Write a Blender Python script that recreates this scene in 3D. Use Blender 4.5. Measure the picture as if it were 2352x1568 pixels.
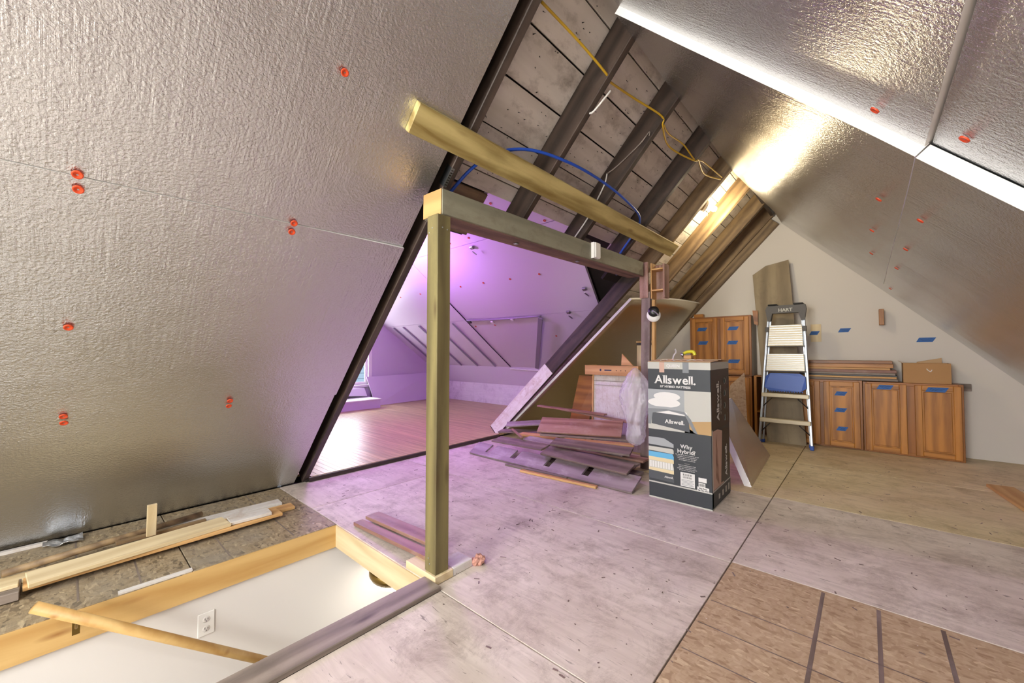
import bpy, bmesh, math, random
from mathutils import Vector, Matrix, noise
random.seed(7)
for o in list(bpy.data.objects): bpy.data.objects.remove(o)
scene = bpy.context.scene
COL = scene.collection
V = Vector

# ------------------------------------------------------------------ camera
CAM_H = 1.13
yaw, pit, rol = math.radians(41.8), math.radians(1.45), math.radians(-0.2)
fwd = V((-math.sin(yaw) * math.cos(pit), math.cos(yaw) * math.cos(pit), math.sin(pit)))
rgt = V((math.cos(yaw), math.sin(yaw), 0))
upv = rgt.cross(fwd)
r2 = rgt * math.cos(rol) + upv * math.sin(rol)
u2 = -rgt * math.sin(rol) + upv * math.cos(rol)
cam_d = bpy.data.cameras.new('camera')
cam_d.sensor_width = 36; cam_d.sensor_fit = 'HORIZONTAL'; cam_d.lens = 912.0 / 2352 * 36
cam_d.clip_start = 0.02; cam_d.clip_end = 200
cam = bpy.data.objects.new('camera', cam_d); COL.objects.link(cam)
cam.matrix_world = Matrix(((r2.x, u2.x, -fwd.x, 0), (r2.y, u2.y, -fwd.y, 0), (r2.z, u2.z, -fwd.z, CAM_H), (0, 0, 0, 1)))
scene.camera = cam

# ------------------------------------------------------------------ world, exposure, daylight
scene.view_settings.view_transform = 'Standard'
scene.view_settings.look = 'None'
scene.view_settings.gamma = 1
scene.view_settings.exposure = 0.45
try: scene.view_settings.use_curve_mapping = False
except Exception: pass
wd = bpy.data.worlds.new('overcast_sky'); scene.world = wd; wd.use_nodes = True
wd.node_tree.nodes['Background'].inputs[0].default_value = (0.80, 0.88, 1.0, 1)
wd.node_tree.nodes['Background'].inputs[1].default_value = 1.6

def lamp(name, kind, loc, energy, color, size=0.1, rot=None, size_y=None):
    d = bpy.data.lights.new(name, kind); d.energy = energy; d.color = color
    if kind == 'AREA':
        d.shape = 'RECTANGLE'; d.size = size; d.size_y = size_y or size
    else:
        d.shadow_soft_size = size
    o = bpy.data.objects.new(name, d); COL.objects.link(o); o.location = loc
    if rot: o.rotation_euler = rot
    return o
# added fill at an invented window behind the viewer; daylight at the wing window
lamp('added_fill_back', 'AREA', (-0.9, -3.06, 1.35), 140, (1.0, 0.975, 0.93), 1.5, (math.radians(90), 0, 0), 1.5)
lamp('daylight_wing_window', 'AREA', (-7.95, 3.55, 1.1), 30, (0.95, 0.97, 1.0), 0.75, (0, math.radians(-90), 0), 1.05)

# ------------------------------------------------------------------ colour and material helpers
def lin(c):
    if isinstance(c, str):
        c = [int(c[i:i + 2], 16) / 255 for i in (0, 2, 4)]
    return tuple((x / 12.92 if x <= 0.04045 else ((x + 0.055) / 1.055) ** 2.4) for x in c[:3]) + (1,)

class NT:
    def __init__(s, name):
        s.m = bpy.data.materials.new(name); s.m.use_nodes = True
        s.t = s.m.node_tree; s.b = s.t.nodes['Principled BSDF']
    def n(s, typ, **k):
        nd = s.t.nodes.new('ShaderNode' + typ)
        for a, v in k.items():
            if a.startswith('i_'):
                key = a[2:]; key = int(key) if key.isdigit() else key.replace('_', ' ')
                nd.inputs[key].default_value = v
            else: setattr(nd, a, v)
        return nd
    def l(s, a, b): s.t.links.new(a, b)
    def coords(s, scale=(1, 1, 1), rand=True):
        tc = s.n('TexCoord'); out = tc.outputs['Object']
        if rand:
            oi = s.n('ObjectInfo'); mu = s.n('Math', operation='MULTIPLY', i_1=37.0); s.l(oi.outputs['Random'], mu.inputs[0])
            ad = s.n('VectorMath', operation='ADD'); s.l(out, ad.inputs[0]); s.l(mu.outputs[0], ad.inputs[1]); out = ad.outputs[0]
        mp = s.n('Mapping'); mp.inputs['Scale'].default_value = scale; s.l(out, mp.inputs[0]); return mp.outputs[0]
    def noise(s, vec, scale, detail=4, rough=0.55, dist=0.0):
        nd = s.n('TexNoise', i_Scale=scale, i_Detail=detail, i_Roughness=rough, i_Distortion=dist); s.l(vec, nd.inputs['Vector']); return nd
    def ramp(s, fac, stops):
        r = s.n('ValToRGB'); e = r.color_ramp.elements
        while len(e) < len(stops): e.new(0.5)
        for el, (p, c) in zip(e, stops): el.position = p; el.color = c if len(c) == 4 else lin(c)
        s.l(fac, r.inputs[0]); return r.outputs[0]
    def mix(s, fac, a, b, typ='MIX'):
        m = s.n('MixRGB', blend_type=typ)
        if isinstance(fac, float): m.inputs[0].default_value = fac
        else: s.l(fac, m.inputs[0])
        for i, x in ((1, a), (2, b)):
            if isinstance(x, tuple): m.inputs[i].default_value = x
            else: s.l(x, m.inputs[i])
        return m.outputs[0]
    def bump(s, h, strength=0.3, dist=0.01):
        b = s.n('Bump', i_Strength=strength, i_Distance=dist); s.l(h, b.inputs['Height']); s.l(b.outputs[0], s.b.inputs['Normal'])
    def col(s, c):
        if isinstance(c, tuple): s.b.inputs['Base Color'].default_value = c
        else: s.l(c, s.b.inputs['Base Color'])
    def rough(s, r): s.b.inputs['Roughness'].default_value = r

def flat(name, c, rough=0.6, metal=0.0, emit=None):
    t = NT(name); t.col(lin(c)); t.rough(rough); t.b.inputs['Metallic'].default_value = metal
    if emit:
        t.b.inputs['Emission Color'].default_value = lin(emit[0]); t.b.inputs['Emission Strength'].default_value = emit[1]
    return t.m
def wood(name, dark, light, rough=0.6, gscale=1.0, dirt=None, dirt_amt=0.5, bump=0.15, knots=None, var=0.12):
    """grain runs along the local X axis of the piece"""
    t = NT(name); v = t.coords((1.1 * gscale, 11 * gscale, 11 * gscale))
    n1 = t.noise(v, 2.2, 6, 0.6, 1.2)
    v2 = t.coords((0.5 * gscale, 3.2 * gscale, 3.2 * gscale)); w = t.n('TexWave', wave_type='RINGS', rings_direction='X', i_Scale=1.8, i_Distortion=7.0, i_Detail=3.0)
    w.inputs['Detail Scale'].default_value = 1.2
    t.l(v2, w.inputs['Vector'])
    m = t.n('Math', operation='MULTIPLY_ADD', i_1=0.45, i_2=0.0); t.l(w.outputs['Fac'], m.inputs[0])
    m2 = t.n('Math', operation='MULTIPLY_ADD', i_1=0.75); t.l(n1.outputs['Fac'], m2.inputs[0]); t.l(m.outputs[0], m2.inputs[2])
    c = t.ramp(m2.outputs[0], [(0.25, lin(dark)), (0.85, lin(light))])
    if knots:
        vk = t.coords((2.2, 9, 9)); vo = t.n('TexVoronoi', i_Scale=1.0); t.l(vk, vo.inputs['Vector'])
        kf = t.ramp(vo.outputs['Distance'], [(0.0, (1, 1, 1, 1)), (0.16, (0, 0, 0, 1))])
        c = t.mix(kf, c, lin(knots))
    if dirt:
        vd = t.coords((3, 5, 5)); nd = t.noise(vd, 1.6, 7, 0.7)
        df = t.ramp(nd.outputs['Fac'], [(0.5, (0, 0, 0, 1)), (0.72, (dirt_amt,) * 3 + (1,))])
        c = t.mix(df, c, lin(dirt))
    oi = t.n('ObjectInfo'); hv = t.n('HueSaturation', i_Saturation=1.0)
    mr = t.n('MapRange', i_3=1 - var, i_4=1 + var); t.l(oi.outputs['Random'], mr.inputs[0]); t.l(mr.outputs[0], hv.inputs['Value']); t.l(c, hv.inputs['Color'])
    t.col(hv.outputs[0]); t.rough(rough); t.bump(m2.outputs[0], bump, 0.004)
    return t.m
def ply(name, base, light, stain, spots):
    t = NT(name); v = t.coords((1, 1, 1))
    n0 = t.noise(v, 1.3, 5, 0.6); c = t.ramp(n0.outputs['Fac'], [(0.35, lin(base)), (0.65, lin(light))])
    vs = t.coords((1.2, 14, 14)); g = t.noise(vs, 2.0, 6, 0.65, 0.8); gf = t.ramp(g.outputs['Fac'], [(0.42, (0, 0, 0, 1)), (0.75, (0.35,) * 3 + (1,))]); c = t.mix(gf, c, lin(stain))
    n1 = t.noise(v, 4.6, 10, 0.8, 0.35); f = t.ramp(n1.outputs['Fac'], [(0.48, (0, 0, 0, 1)), (0.68, (0.75,) * 3 + (1,))]); c = t.mix(f, c, lin(stain))
    vo = t.n('TexVoronoi', i_Scale=9.0); t.l(t.coords((1, 2.2, 1)), vo.inputs['Vector'])
    f2 = t.ramp(vo.outputs['Distance'], [(0.0, (0.8,) * 3 + (1,)), (0.055, (0, 0, 0, 1))]); c = t.mix(f2, c, lin(spots))
    n3 = t.noise(t.coords((9, 60, 1)), 1.4, 3, 0.5, 1.0); f3 = t.ramp(n3.outputs['Fac'], [(0.66, (0, 0, 0, 1)), (0.73, (0.6,) * 3 + (1,))]); c = t.mix(f3, c, lin(spots))
    t.col(c); t.rough(0.62); t.bump(n1.outputs['Fac'], 0.12, 0.004); return t.m
def osb(name, cols, line=None, dust=0.0):
    t = NT(name)
    v = t.coords((1, 1, 1)); nd = t.noise(v, 5.0, 3, 0.5); c = None
    vadd = t.n('VectorMath', operation='MULTIPLY_ADD'); t.l(nd.outputs['Color'], vadd.inputs[0]); vadd.inputs[1].default_value = (0.12, 0.12, 0); t.l(v, vadd.inputs[2])
    out = []
    for (sc, ang) in (((26, 78, 1), 0.35), ((74, 28, 1), -0.5)):
        mp = t.n('Mapping'); mp.inputs['Scale'].default_value = sc; mp.inputs['Rotation'].default_value = (0, 0, ang); t.l(vadd.outputs[0], mp.inputs[0])
        vo = t.n('TexVoronoi', i_Scale=1.0); t.l(mp.outputs[0], vo.inputs['Vector'])
        sp = t.n('SeparateColor'); t.l(vo.outputs['Color'], sp.inputs[0]); out.append((sp.outputs[0], vo))
    c1 = t.ramp(out[0][0], [(0.0, lin(cols[0])), (0.45, lin(cols[1])), (0.8, lin(cols[2])), (1.0, lin(cols[3]))])
    c2 = t.ramp(out[1][0], [(0.0, lin(cols[1])), (0.5, lin(cols[2])), (1.0, lin(cols[1]))])
    pf = t.noise(v, 30, 2); c = t.mix(t.ramp(pf.outputs['Fac'], [(0.45, (0, 0, 0, 1)), (0.55, (1, 1, 1, 1))]), c1, c2)
    fine = t.noise(t.coords((12, 90, 1)), 1.5, 4, 0.6, 1.0); c = t.mix(t.ramp(fine.outputs['Fac'], [(0.45, (0, 0, 0, 1)), (0.8, (0.5,) * 3 + (1,))]), c, lin(cols[0]))
    if dust:
        n4 = t.noise(v, 2.6, 8, 0.7); c = t.mix(t.ramp(n4.outputs['Fac'], [(0.45, (0, 0, 0, 1)), (0.7, (dust,) * 3 + (1,))]), c, lin('8b8478'))
    sp = t.noise(t.coords((1, 1, 1)), 55, 2, 0.5); c = t.mix(t.ramp(sp.outputs['Fac'], [(0.77, (0, 0, 0, 1)), (0.8, (1, 1, 1, 1))]), c, lin('e6e2dd'))
    t.col(c); t.rough(0.65); t.bump(out[0][0], 0.12, 0.003); return t.m
def foil(name, tint='c9c7c3', rough=0.3, pebble=0.35, streak=0.35):
    t = NT(name); t.b.inputs['Metallic'].default_value = 1.0
    v = t.coords((1, 1, 1))
    n1 = t.noise(v, 95, 3, 0.6); n2 = t.noise(t.coords((60, 2.2, 1)), 1.0, 4, 0.6); n3 = t.noise(v, 4.0, 2, 0.5)
    msk = t.ramp(n3.outputs['Fac'], [(0.4, (0.15,) * 3 + (1,)), (0.65, (1, 1, 1, 1))])
    a = t.n('Math', operation='MULTIPLY', i_1=pebble); t.l(n1.outputs['Fac'], a.inputs[0])
    b = t.n('Math', operation='MULTIPLY', i_1=streak); t.l(n2.outputs['Fac'], b.inputs[0])
    b2 = t.n('Math', operation='MULTIPLY'); t.l(b.outputs[0], b2.inputs[0]); t.l(msk, b2.inputs[1])
    s = t.n('Math', operation='ADD'); t.l(a.outputs[0], s.inputs[0]); t.l(b2.outputs[0], s.inputs[1])
    t.bump(s.outputs[0], 0.9, 0.012)
    t.col(lin(tint)); t.rough(rough); return t.m

M = {}
M['ply'] = ply('weathered_plywood', 'c3b5a8', 'dcd1c6', '8d7e71', '463c34')
M['ply_far'] = ply('bulb_warmed_plywood', 'cbb993', 'dfd1ae', '9b8a65', '4a3e2e')  # lighter, yellower plywood copy; warm bulb light put into its colour
M['osb'] = osb('osb_brown', ['93785c', 'ab9274', 'b8a184', 'c6b090'])
M['osb_old'] = osb('osb_dusty', ['5f5240', '8f7d60', 'a8977a', 'c0ad8a'], dust=0.7)
M['foil'] = foil('foil_facing', 'd9dbdd', 0.26)
M['foil_far'] = foil('foil_facing_smooth', 'd3d4d5', 0.27, 0.28, 0.5)
M['foil_gold'] = foil('foil_facing_dull', 'd3cab6', 0.30, 0.1, 0.5)
M['foam'] = flat('white_foam', 'eceae6', 0.8)
M['rafter'] = wood('dark_brown_timber', '2e2622', '4a3d35', 0.42, 0.8, '6b5f55', 0.3, 0.1)
M['rafter_raw'] = wood('aged_timber', '66513b', '957d5b', 0.6, 0.8, '3d3027', 0.4)
M['sheath'] = wood('whitewashed_board', 'd0c7ba', 'e6ded2', 0.75, 0.5, '6b5947', 0.6, 0.1, None, 0.07)
M['deck'] = flat('old_roof_deck', '241d19', 0.9)
M['pine'] = wood('yellow_pine_trim', 'b88d4e', 'd2ae70', 0.5, 0.6, None, 0, 0.05, '9a6a35', 0.05)
M['pine_pale'] = wood('pale_pine', 'c8b288', 'dfcea8', 0.6, 0.7, None, 0, 0.05, None, 0.08)
M['pine_edge'] = wood('orange_pine', 'b98a52', 'd3a971', 0.6, 0.7, None, 0, 0.05, None, 0.08)
M['treated'] = wood('greenish_treated_pine', '5a4f32', '83784c', 0.6, 0.55, '5f5136', 0.35, 0.1, '5a4a2c', 0.04)
M['treated_y'] = wood('yellow_treated_pine', '80682f', 'c8b678', 0.55, 0.7, '7d6a3a', 0.25, 0.12, '7a5c2c', 0.03)
M['header'] = wood('old_painted_beam', '7d7a66', '9a9680', 0.65, 0.5, '5b4a38', 0.45, 0.15)
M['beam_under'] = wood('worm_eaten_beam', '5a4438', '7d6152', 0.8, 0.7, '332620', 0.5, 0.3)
M['cut'] = wood('fresh_cut_end', 'a77f4b', 'c7a066', 0.7, 0.5)
M['oak'] = wood('honey_oak', '8a561c', 'bc7f33', 0.42, 0.8, None, 0, 0.06, None, 0.05)
M['oak_dark'] = wood('dark_oak_frame', '764617', 'a0662a', 0.4, 0.6, None, 0, 0.06, None, 0.05)
M['hardwood'] = wood('oak_strip_floor', '9c875c', 'bda777', 0.36, 1.0, None, 0, 0.03, None, 0.10)
M['cherry'] = wood('red_brown_plank', '7c5447', 'a27c6c', 0.5, 0.7, 'bfaaa2', 0.4, 0.08, None, 0.12)
M['oldplank'] = wood('grey_brown_plank', '5d4d47', '83706a', 0.5, 0.7, 'a79a98', 0.4, 0.1, None, 0.15)
M['paintplank'] = wood('painted_plank', '7a6a6c', '9f9194', 0.4, 0.6, 'd2c8ca', 0.45, 0.1, None, 0.12)
M['greyboard'] = wood('weathered_grey_board', '6d6259', '93867b', 0.6, 0.8, '54493f', 0.4, 0.15, '3c322b', 0.05)
M['plypanel'] = wood('brown_plywood_panel', '766750', '97886c', 0.6, 0.35, '5f5240', 0.4, 0.05, None, 0.03)
M['wall'] = flat('white_drywall', 'd9d4cc', 0.85)
M['wall2'] = flat('bright_drywall', 'dedad5', 0.85)
M['wingwall'] = flat('wing_wall_paint', 'cfc6d2', 0.6)
M['wingpanel'] = flat('wing_foam_board', 'd3c9d6', 0.38)
M['knee'] = ply('pale_knee_wall', 'd8d0d4', 'e3dde0', 'b4a7b0', 'a3949c')
M['white'] = flat('white_paint', 'e9e7e2', 0.5)
M['dirtywhite'] = ply('dirty_white_panel', 'd3d0cc', 'dedbd6', 'b09a86', '7b5d48')
M['steel'] = flat('galvanised_steel', 'a9adb0', 0.35, 1.0)
M['alu'] = flat('ladder_aluminium', 'aab0b6', 0.38, 0.8)
M['alu_step'] = flat('ladder_step', 'cfc5aa', 0.4, 0.2)
M['greystrip'] = flat('grey_conduit', '8d8792', 0.45)
M['black'] = flat('black_plastic', '1d1c1b', 0.4)
M['darkgrey'] = flat('dark_grey_plastic', '4a4640', 0.5)
M['blue'] = flat('blue_plastic', '2f58b0', 0.4)
M['pex'] = flat('blue_pipe', '2350b8', 0.3)
M['tape'] = flat('blue_tape', '2c62a8', 0.6)
M['ink'] = flat('dark_ink', '1c2b4a', 0.7)
M['orange'] = flat('orange_washer', 'd2481f', 0.45)
M['yellow'] = flat('yellow_cable', 'c9a22a', 0.4)
M['cablewhite'] = flat('white_cable', 'dcd9d2', 0.45)
M['brass'] = flat('antique_brass', '8c7440', 0.3, 1.0)
M['card'] = flat('brown_cardboard', 'b0885a', 0.8)
M['card_in'] = flat('cardboard_inside', 'c9a983', 0.85)
M['boxdark'] = flat('charcoal_print', '33383c', 0.5)
M['boxside'] = flat('brown_black_print', '3a312b', 0.5)
M['boxpale'] = flat('pale_print', 'b9b9b0', 0.55)
M['boxwhite'] = flat('white_print', 'd9d9d5', 0.55)
M['boxgrey'] = flat('grey_print', '9ba0a2', 0.5)
M['boxmid'] = flat('mid_grey_print', '7c8184', 0.5)
M['boxslate'] = flat('slate_print', '4b5054', 0.5)
M['boxtan'] = flat('tan_print', 'b0905f', 0.55)
M['boxbeige'] = flat('beige_print', 'd6c79f', 0.55)
M['boxblue'] = flat('blue_print', '5fa8cf', 0.5)
M['boxpink'] = flat('torn_paper', 'c2a291', 0.8)
M['insul'] = flat('pink_insulation', 'c08f80', 0.95)
M['yellowtool'] = flat('yellow_plastic', 'd6d02a', 0.35)
M['siding'] = flat('grey_blue_siding', '8fa0aa', 0.7)
M['bulbglass'] = flat('lit_bulb', 'fff1cf', 0.4, 0, ('ffe6b0', 18.0))
M['ledglass'] = flat('lit_violet_tube', 'e8c8ff', 0.4, 0, ('b45cff', 8.0))
M['shade'] = flat('lit_shade', 'ffffff', 0.4, 0, ('fff3df', 4.0))
t = NT('window_glass'); t.b.inputs['Transmission Weight'].default_value = 1.0; t.rough(0.02); t.col((1, 1, 1, 1)); t.b.inputs['IOR'].default_value = 1.01; M['glass'] = t.m
t = NT('clear_plastic_film'); t.col(lin('e6e2ea')); t.rough(0.25); t.b.inputs['Alpha'].default_value = 0.33
t.b.inputs['Transmission Weight'].default_value = 0.0; M['film'] = t.m

# ------------------------------------------------------------------ object helpers
def finish(o, parent=None, label=None, cat=None, group=None, kind=None):
    COL.objects.link(o)
    if parent is not None:
        o.parent = parent
        o.matrix_parent_inverse = Matrix.Translation(parent.location).inverted() if parent.type == 'EMPTY' else Matrix.Identity(4)
    if label: o['label'] = label
    if cat: o['category'] = cat
    if group: o['group'] = group
    if kind: o['kind'] = kind
    return o
def mesh_obj(name, verts, faces, mat, parent=None, mw=None, smooth=False, **k):
    me = bpy.data.meshes.new(name); me.from_pydata([tuple(v) for v in verts], [], faces); me.update()
    if mat: me.materials.append(M[mat] if isinstance(mat, str) else mat)
    if smooth:
        for p in me.polygons: p.use_smooth = True
    o = bpy.data.objects.new(name, me)
    finish(o, parent, **k)
    if mw is not None: place(o, mw)
    return o
def place(o, mw):
    if o.parent is not None and o.parent.type == 'MESH':
        pass
    o.matrix_basis = mw
def empty(name, loc, **k):
    o = bpy.data.objects.new(name, None); o.empty_display_size = 0.1; o.location = loc
    finish(o, **k); return o
def frame(o, ex, ey, ez=None):
    ex = V(ex).normalized(); ey = V(ey); ey = (ey - ex * ey.dot(ex)).normalized(); ez = ex.cross(ey)
    o = V(o)
    return Matrix(((ex.x, ey.x, ez.x, o.x), (ex.y, ey.y, ez.y, o.y), (ex.z, ey.z, ez.z, o.z), (0, 0, 0, 1)))
BOXF = [(0, 3, 2, 1), (4, 5, 6, 7), (0, 1, 5, 4), (1, 2, 6, 5), (2, 3, 7, 6), (3, 0, 4, 7)]
_cache = {}
def box_mesh(name, L, W, T, mat, bevel=0.0):
    key = (round(L, 4), round(W, 4), round(T, 4), mat, bevel)
    if key in _cache: return _cache[key]
    v = [(0, 0, 0), (L, 0, 0), (L, W, 0), (0, W, 0), (0, 0, T), (L, 0, T), (L, W, T), (0, W, T)]
    me = bpy.data.meshes.new(name); me.from_pydata(v, [], BOXF); me.materials.append(M[mat])
    if bevel:
        bm = bmesh.new(); bm.from_mesh(me); bmesh.ops.bevel(bm, geom=bm.edges[:], offset=bevel, segments=1, affect='EDGES'); bm.to_mesh(me); bm.free()
    me.update(); _cache[key] = me; return me
def slab(name, mw, L, W, T, mat, parent=None, bevel=0.0, **k):
    """a board: local x = length, y = width, z = thickness, from the frame's origin"""
    o = bpy.data.objects.new(name, box_mesh(name, L, W, T, mat, bevel)); finish(o, parent, **k); o.matrix_basis = mw; return o
def box(name, x, y, z, mat, parent=None, bevel=0.0, along=None, **k):
    dx, dy, dz = x[1] - x[0], y[1] - y[0], z[1] - z[0]
    a = along or ('x' if dx >= dy and dx >= dz else 'y' if dy >= dz else 'z')
    if a == 'x': return slab(name, frame((x[0], y[0], z[0]), (1, 0, 0), (0, 1, 0)), dx, dy, dz, mat, parent, bevel, **k)
    if a == 'y': return slab(name, frame((x[1], y[0], z[0]), (0, 1, 0), (-1, 0, 0)), dy, dx, dz, mat, parent, bevel, **k)
    return slab(name, frame((x[0], y[0], z[0]), (0, 0, 1), (1, 0, 0)), dz, dx, dy, mat, parent, bevel, **k)
def multibox(name, boxes, mat, parent=None, **k):
    vs, fs = [], []
    for (x0, x1, y0, y1, z0, z1) in boxes:
        n = len(vs); vs += [(x0, y0, z0), (x1, y0, z0), (x1, y1, z0), (x0, y1, z0), (x0, y0, z1), (x1, y0, z1), (x1, y1, z1), (x0, y1, z1)]
        fs += [tuple(i + n for i in f) for f in BOXF]
    return mesh_obj(name, vs, fs, mat, parent, **k)
def prism(name, pts, vec, mat, parent=None, **k):
    """polygon pts (3D) extruded by vec; mesh in a frame with x along the longest first edge"""
    pts = [V(p) for p in pts]; vec = V(vec); n = len(pts)
    mw = frame(pts[0], pts[1] - pts[0], pts[-1] - pts[0]); inv = mw.inverted()
    vs = [inv @ p for p in pts] + [inv @ (p + vec) for p in pts]
    nrm = (pts[1] - pts[0]).cross(pts[2] - pts[0])
    f0, f1 = tuple(range(n)), tuple(range(2 * n - 1, n - 1, -1))
    if nrm.dot(vec) > 0: f0, f1 = f0[::-1], f1[::-1]
    fs = [f0, f1] + [(i, (i + 1) % n, (i + 1) % n + n, i + n) for i in range(n)]
    o = mesh_obj(name, vs, fs, mat, parent, **k)
    bm = bmesh.new(); bm.from_mesh(o.data); bmesh.ops.recalc_face_normals(bm, faces=bm.faces); bm.to_mesh(o.data); bm.free()
    o.matrix_basis = mw; return o
def board4(name, A, B, C, thick, mat, parent=None, bevel=0.0, **k):
    """board whose top face has the edge A-B and reaches across to C; the thickness goes down"""
    A, B, C = V(A), V(B), V(C); ex = (B - A); w = (C - A) - ex.normalized() * (C - A).dot(ex.normalized())
    mw = frame(A, ex, w)
    if mw.col[2].z < 0:
        mw = frame(A + w, ex, -w)
    mw = mw @ Matrix.Translation((0, 0, -thick))
    return slab(name, mw, ex.length, w.length, thick, mat, parent, bevel, **k)
def tube(name, pts, r, mat, parent=None, seg=8, closed=False, sub=6, **k):
    P = [V(p) for p in pts]
    if len(P) > 2 and sub > 1:
        Q = []
        for i in range(len(P) - 1):
            p0, p1, p2, p3 = P[max(i - 1, 0)], P[i], P[i + 1], P[min(i + 2, len(P) - 1)]
            for j in range(sub):
                u = j / sub
                Q.append(0.5 * ((2 * p1) + (p2 - p0) * u + (2 * p0 - 5 * p1 + 4 * p2 - p3) * u * u + (3 * p1 - p0 - 3 * p2 + p3) * u ** 3))
        P = Q + [P[-1]]
    vs, fs = [], []; up = V((0.13, 0.21, 1))
    for i, p in enumerate(P):
        d = (P[min(i + 1, len(P) - 1)] - P[max(i - 1, 0)]).normalized(); a = d.cross(up).normalized(); b = d.cross(a)
        vs += [p + (a * math.cos(2 * math.pi * j / seg) + b * math.sin(2 * math.pi * j / seg)) * r for j in range(seg)]
    for i in range(len(P) - 1):
        for j in range(seg): fs.append((i * seg + j, i * seg + (j + 1) % seg, (i + 1) * seg + (j + 1) % seg, (i + 1) * seg + j))
    fs += [tuple(range(seg))[::-1], tuple(range((len(P) - 1) * seg, len(P) * seg))]
    o = mesh_obj(name, vs, fs, mat, parent, smooth=True, **k); return o
def lathe(name, prof, mat, parent=None, mw=None, seg=24, **k):
    """prof: (radius, height) pairs about local z"""
    vs, fs = [], []
    for (r, h) in prof: vs += [(r * math.cos(2 * math.pi * j / seg), r * math.sin(2 * math.pi * j / seg), h) for j in range(seg)]
    for i in range(len(prof) - 1):
        for j in range(seg): fs.append((i * seg + j, i * seg + (j + 1) % seg, (i + 1) * seg + (j + 1) % seg, (i + 1) * seg + j))
    if prof[0][0] > 1e-4: fs.append(tuple(range(seg))[::-1])
    if prof[-1][0] > 1e-4: fs.append(tuple(range((len(prof) - 1) * seg, len(prof) * seg)))
    o = mesh_obj(name, vs, fs, mat, parent, smooth=True, **k)
    if mw is not None: o.matrix_basis = mw
    return o
def zframe(o, ez):
    ez = V(ez).normalized(); ex = V((0, 0, 1)).cross(ez)
    if ex.length < 1e-3: ex = V((1, 0, 0))
    return frame(o, ex, ez.cross(ex))
def text(name, body, mw, size, mat, parent=None, bold=0.0, sx=1.0, align='LEFT', **k):
    c = bpy.data.curves.new(name, 'FONT'); c.body = body; c.size = size; c.offset = bold; c.align_x = align; c.extrude = 0.0004
    tmp = bpy.data.objects.new('tmp', c); COL.objects.link(tmp); bpy.context.view_layer.update()
    me = bpy.data.meshes.new_from_object(tmp.evaluated_get(bpy.context.evaluated_depsgraph_get())); bpy.data.objects.remove(tmp); bpy.data.curves.remove(c)
    me.materials.clear(); me.materials.append(M[mat]); me.transform(Matrix.Diagonal((sx, 1, 1, 1)))
    o = bpy.data.objects.new(name, me); finish(o, parent, **k); o.matrix_basis = mw; return o

# ================================================================== geometry of the attic
mL, XL = 1.05, -3.69                       # left slope rises from x = XL
cL, sL = 1 / math.hypot(1, mL), mL / math.hypot(1, mL)
NL = V((sL, 0, -cL)); EL = V((cL, 0, sL))
mR, XR = 1.04, 1.87                        # right slope rises from x = XR
cR, sR = 1 / math.hypot(1, mR), mR / math.hypot(1, mR)
NR = V((-sR, 0, -cR)); ER = V((-cR, 0, sR))
YG = 6.30                                  # gable wall
YB = -3.0                                  # wall behind the viewer
def PL(s, y, off=0.0): return V((XL, y, 0)) + EL * s + NL * off
def PR(s, y, off=0.0): return V((XR, y, 0)) + ER * s + NR * off
S_RIDGE = (-0.91 - XL) / cL                # 4.03
SR_RIDGE = (XR + 0.91) / cR

# ------------------------------------------------------------------ floor
HX0, HX1, HY1 = -2.62, -1.66, 1.19         # stair opening
floor = multibox('floor', [(XL - 0.1, HX0 - 0.03, YB, HY1, -0.14, -0.022), (HX0 - 0.03, HX1 + 0.03, YB, -1.9, -0.14, -0.022), (HX1 + 0.03, XR + 0.1, YB, HY1 + 0.03, -0.14, -0.022),
                           (XL - 0.1, XR + 0.1, HY1 + 0.03, YG + 0.1, -0.14, -0.022)], 'deck', kind='structure')
g = 0.003
def sheet(name, x0, x1, y0, y1, mat, dz=0.0): box(name, (x0 + g, x1 - g), (y0 + g, y1 - g), (-0.02, dz), mat, floor, 0.0015, along='x')
sheet('plywood_sheet', -3.02, -0.565, 1.195, 2.38, 'ply')
sheet('plywood_sheet', XL, -3.02, 1.195, 2.38, 'ply')
sheet('plywood_sheet', XL, -0.565, 2.38, 3.62, 'ply')
sheet('plywood_sheet', XL, -0.565, 3.62, 4.86, 'ply_far')
sheet('plywood_sheet', XL, -0.565, 4.86, YG, 'ply_far')
sheet('plywood_sheet', -1.53, -0.565, -0.05, 1.195, 'ply')
sheet('plywood_sheet', -1.53, -0.565, YB, -0.05, 'ply')
sheet('plywood_sheet', -0.565, XR, 2.39, 3.66, 'ply')
sheet('plywood_sheet', -0.565, XR, 3.66, 4.92, 'ply_far')
sheet('plywood_sheet', -0.565, XR, 4.92, YG, 'ply_far')
sheet('osb_sheet', -0.565, XR, 1.17, 2.39, 'osb')
sheet('plywood_sheet', -0.565, XR, YB, 1.17, 'ply')  # unseen floor, made pale plywood to lighten what the foil reflects
sheet('osb_sheet', XL, HX0, 0.45, 1.195, 'osb_old', 0.0)
sheet('osb_sheet', XL, HX0, -0.78, 0.45, 'osb_old', 0.0)
sheet('osb_sheet', XL, HX0, YB, -0.78, 'osb_old', 0.0)
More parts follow.
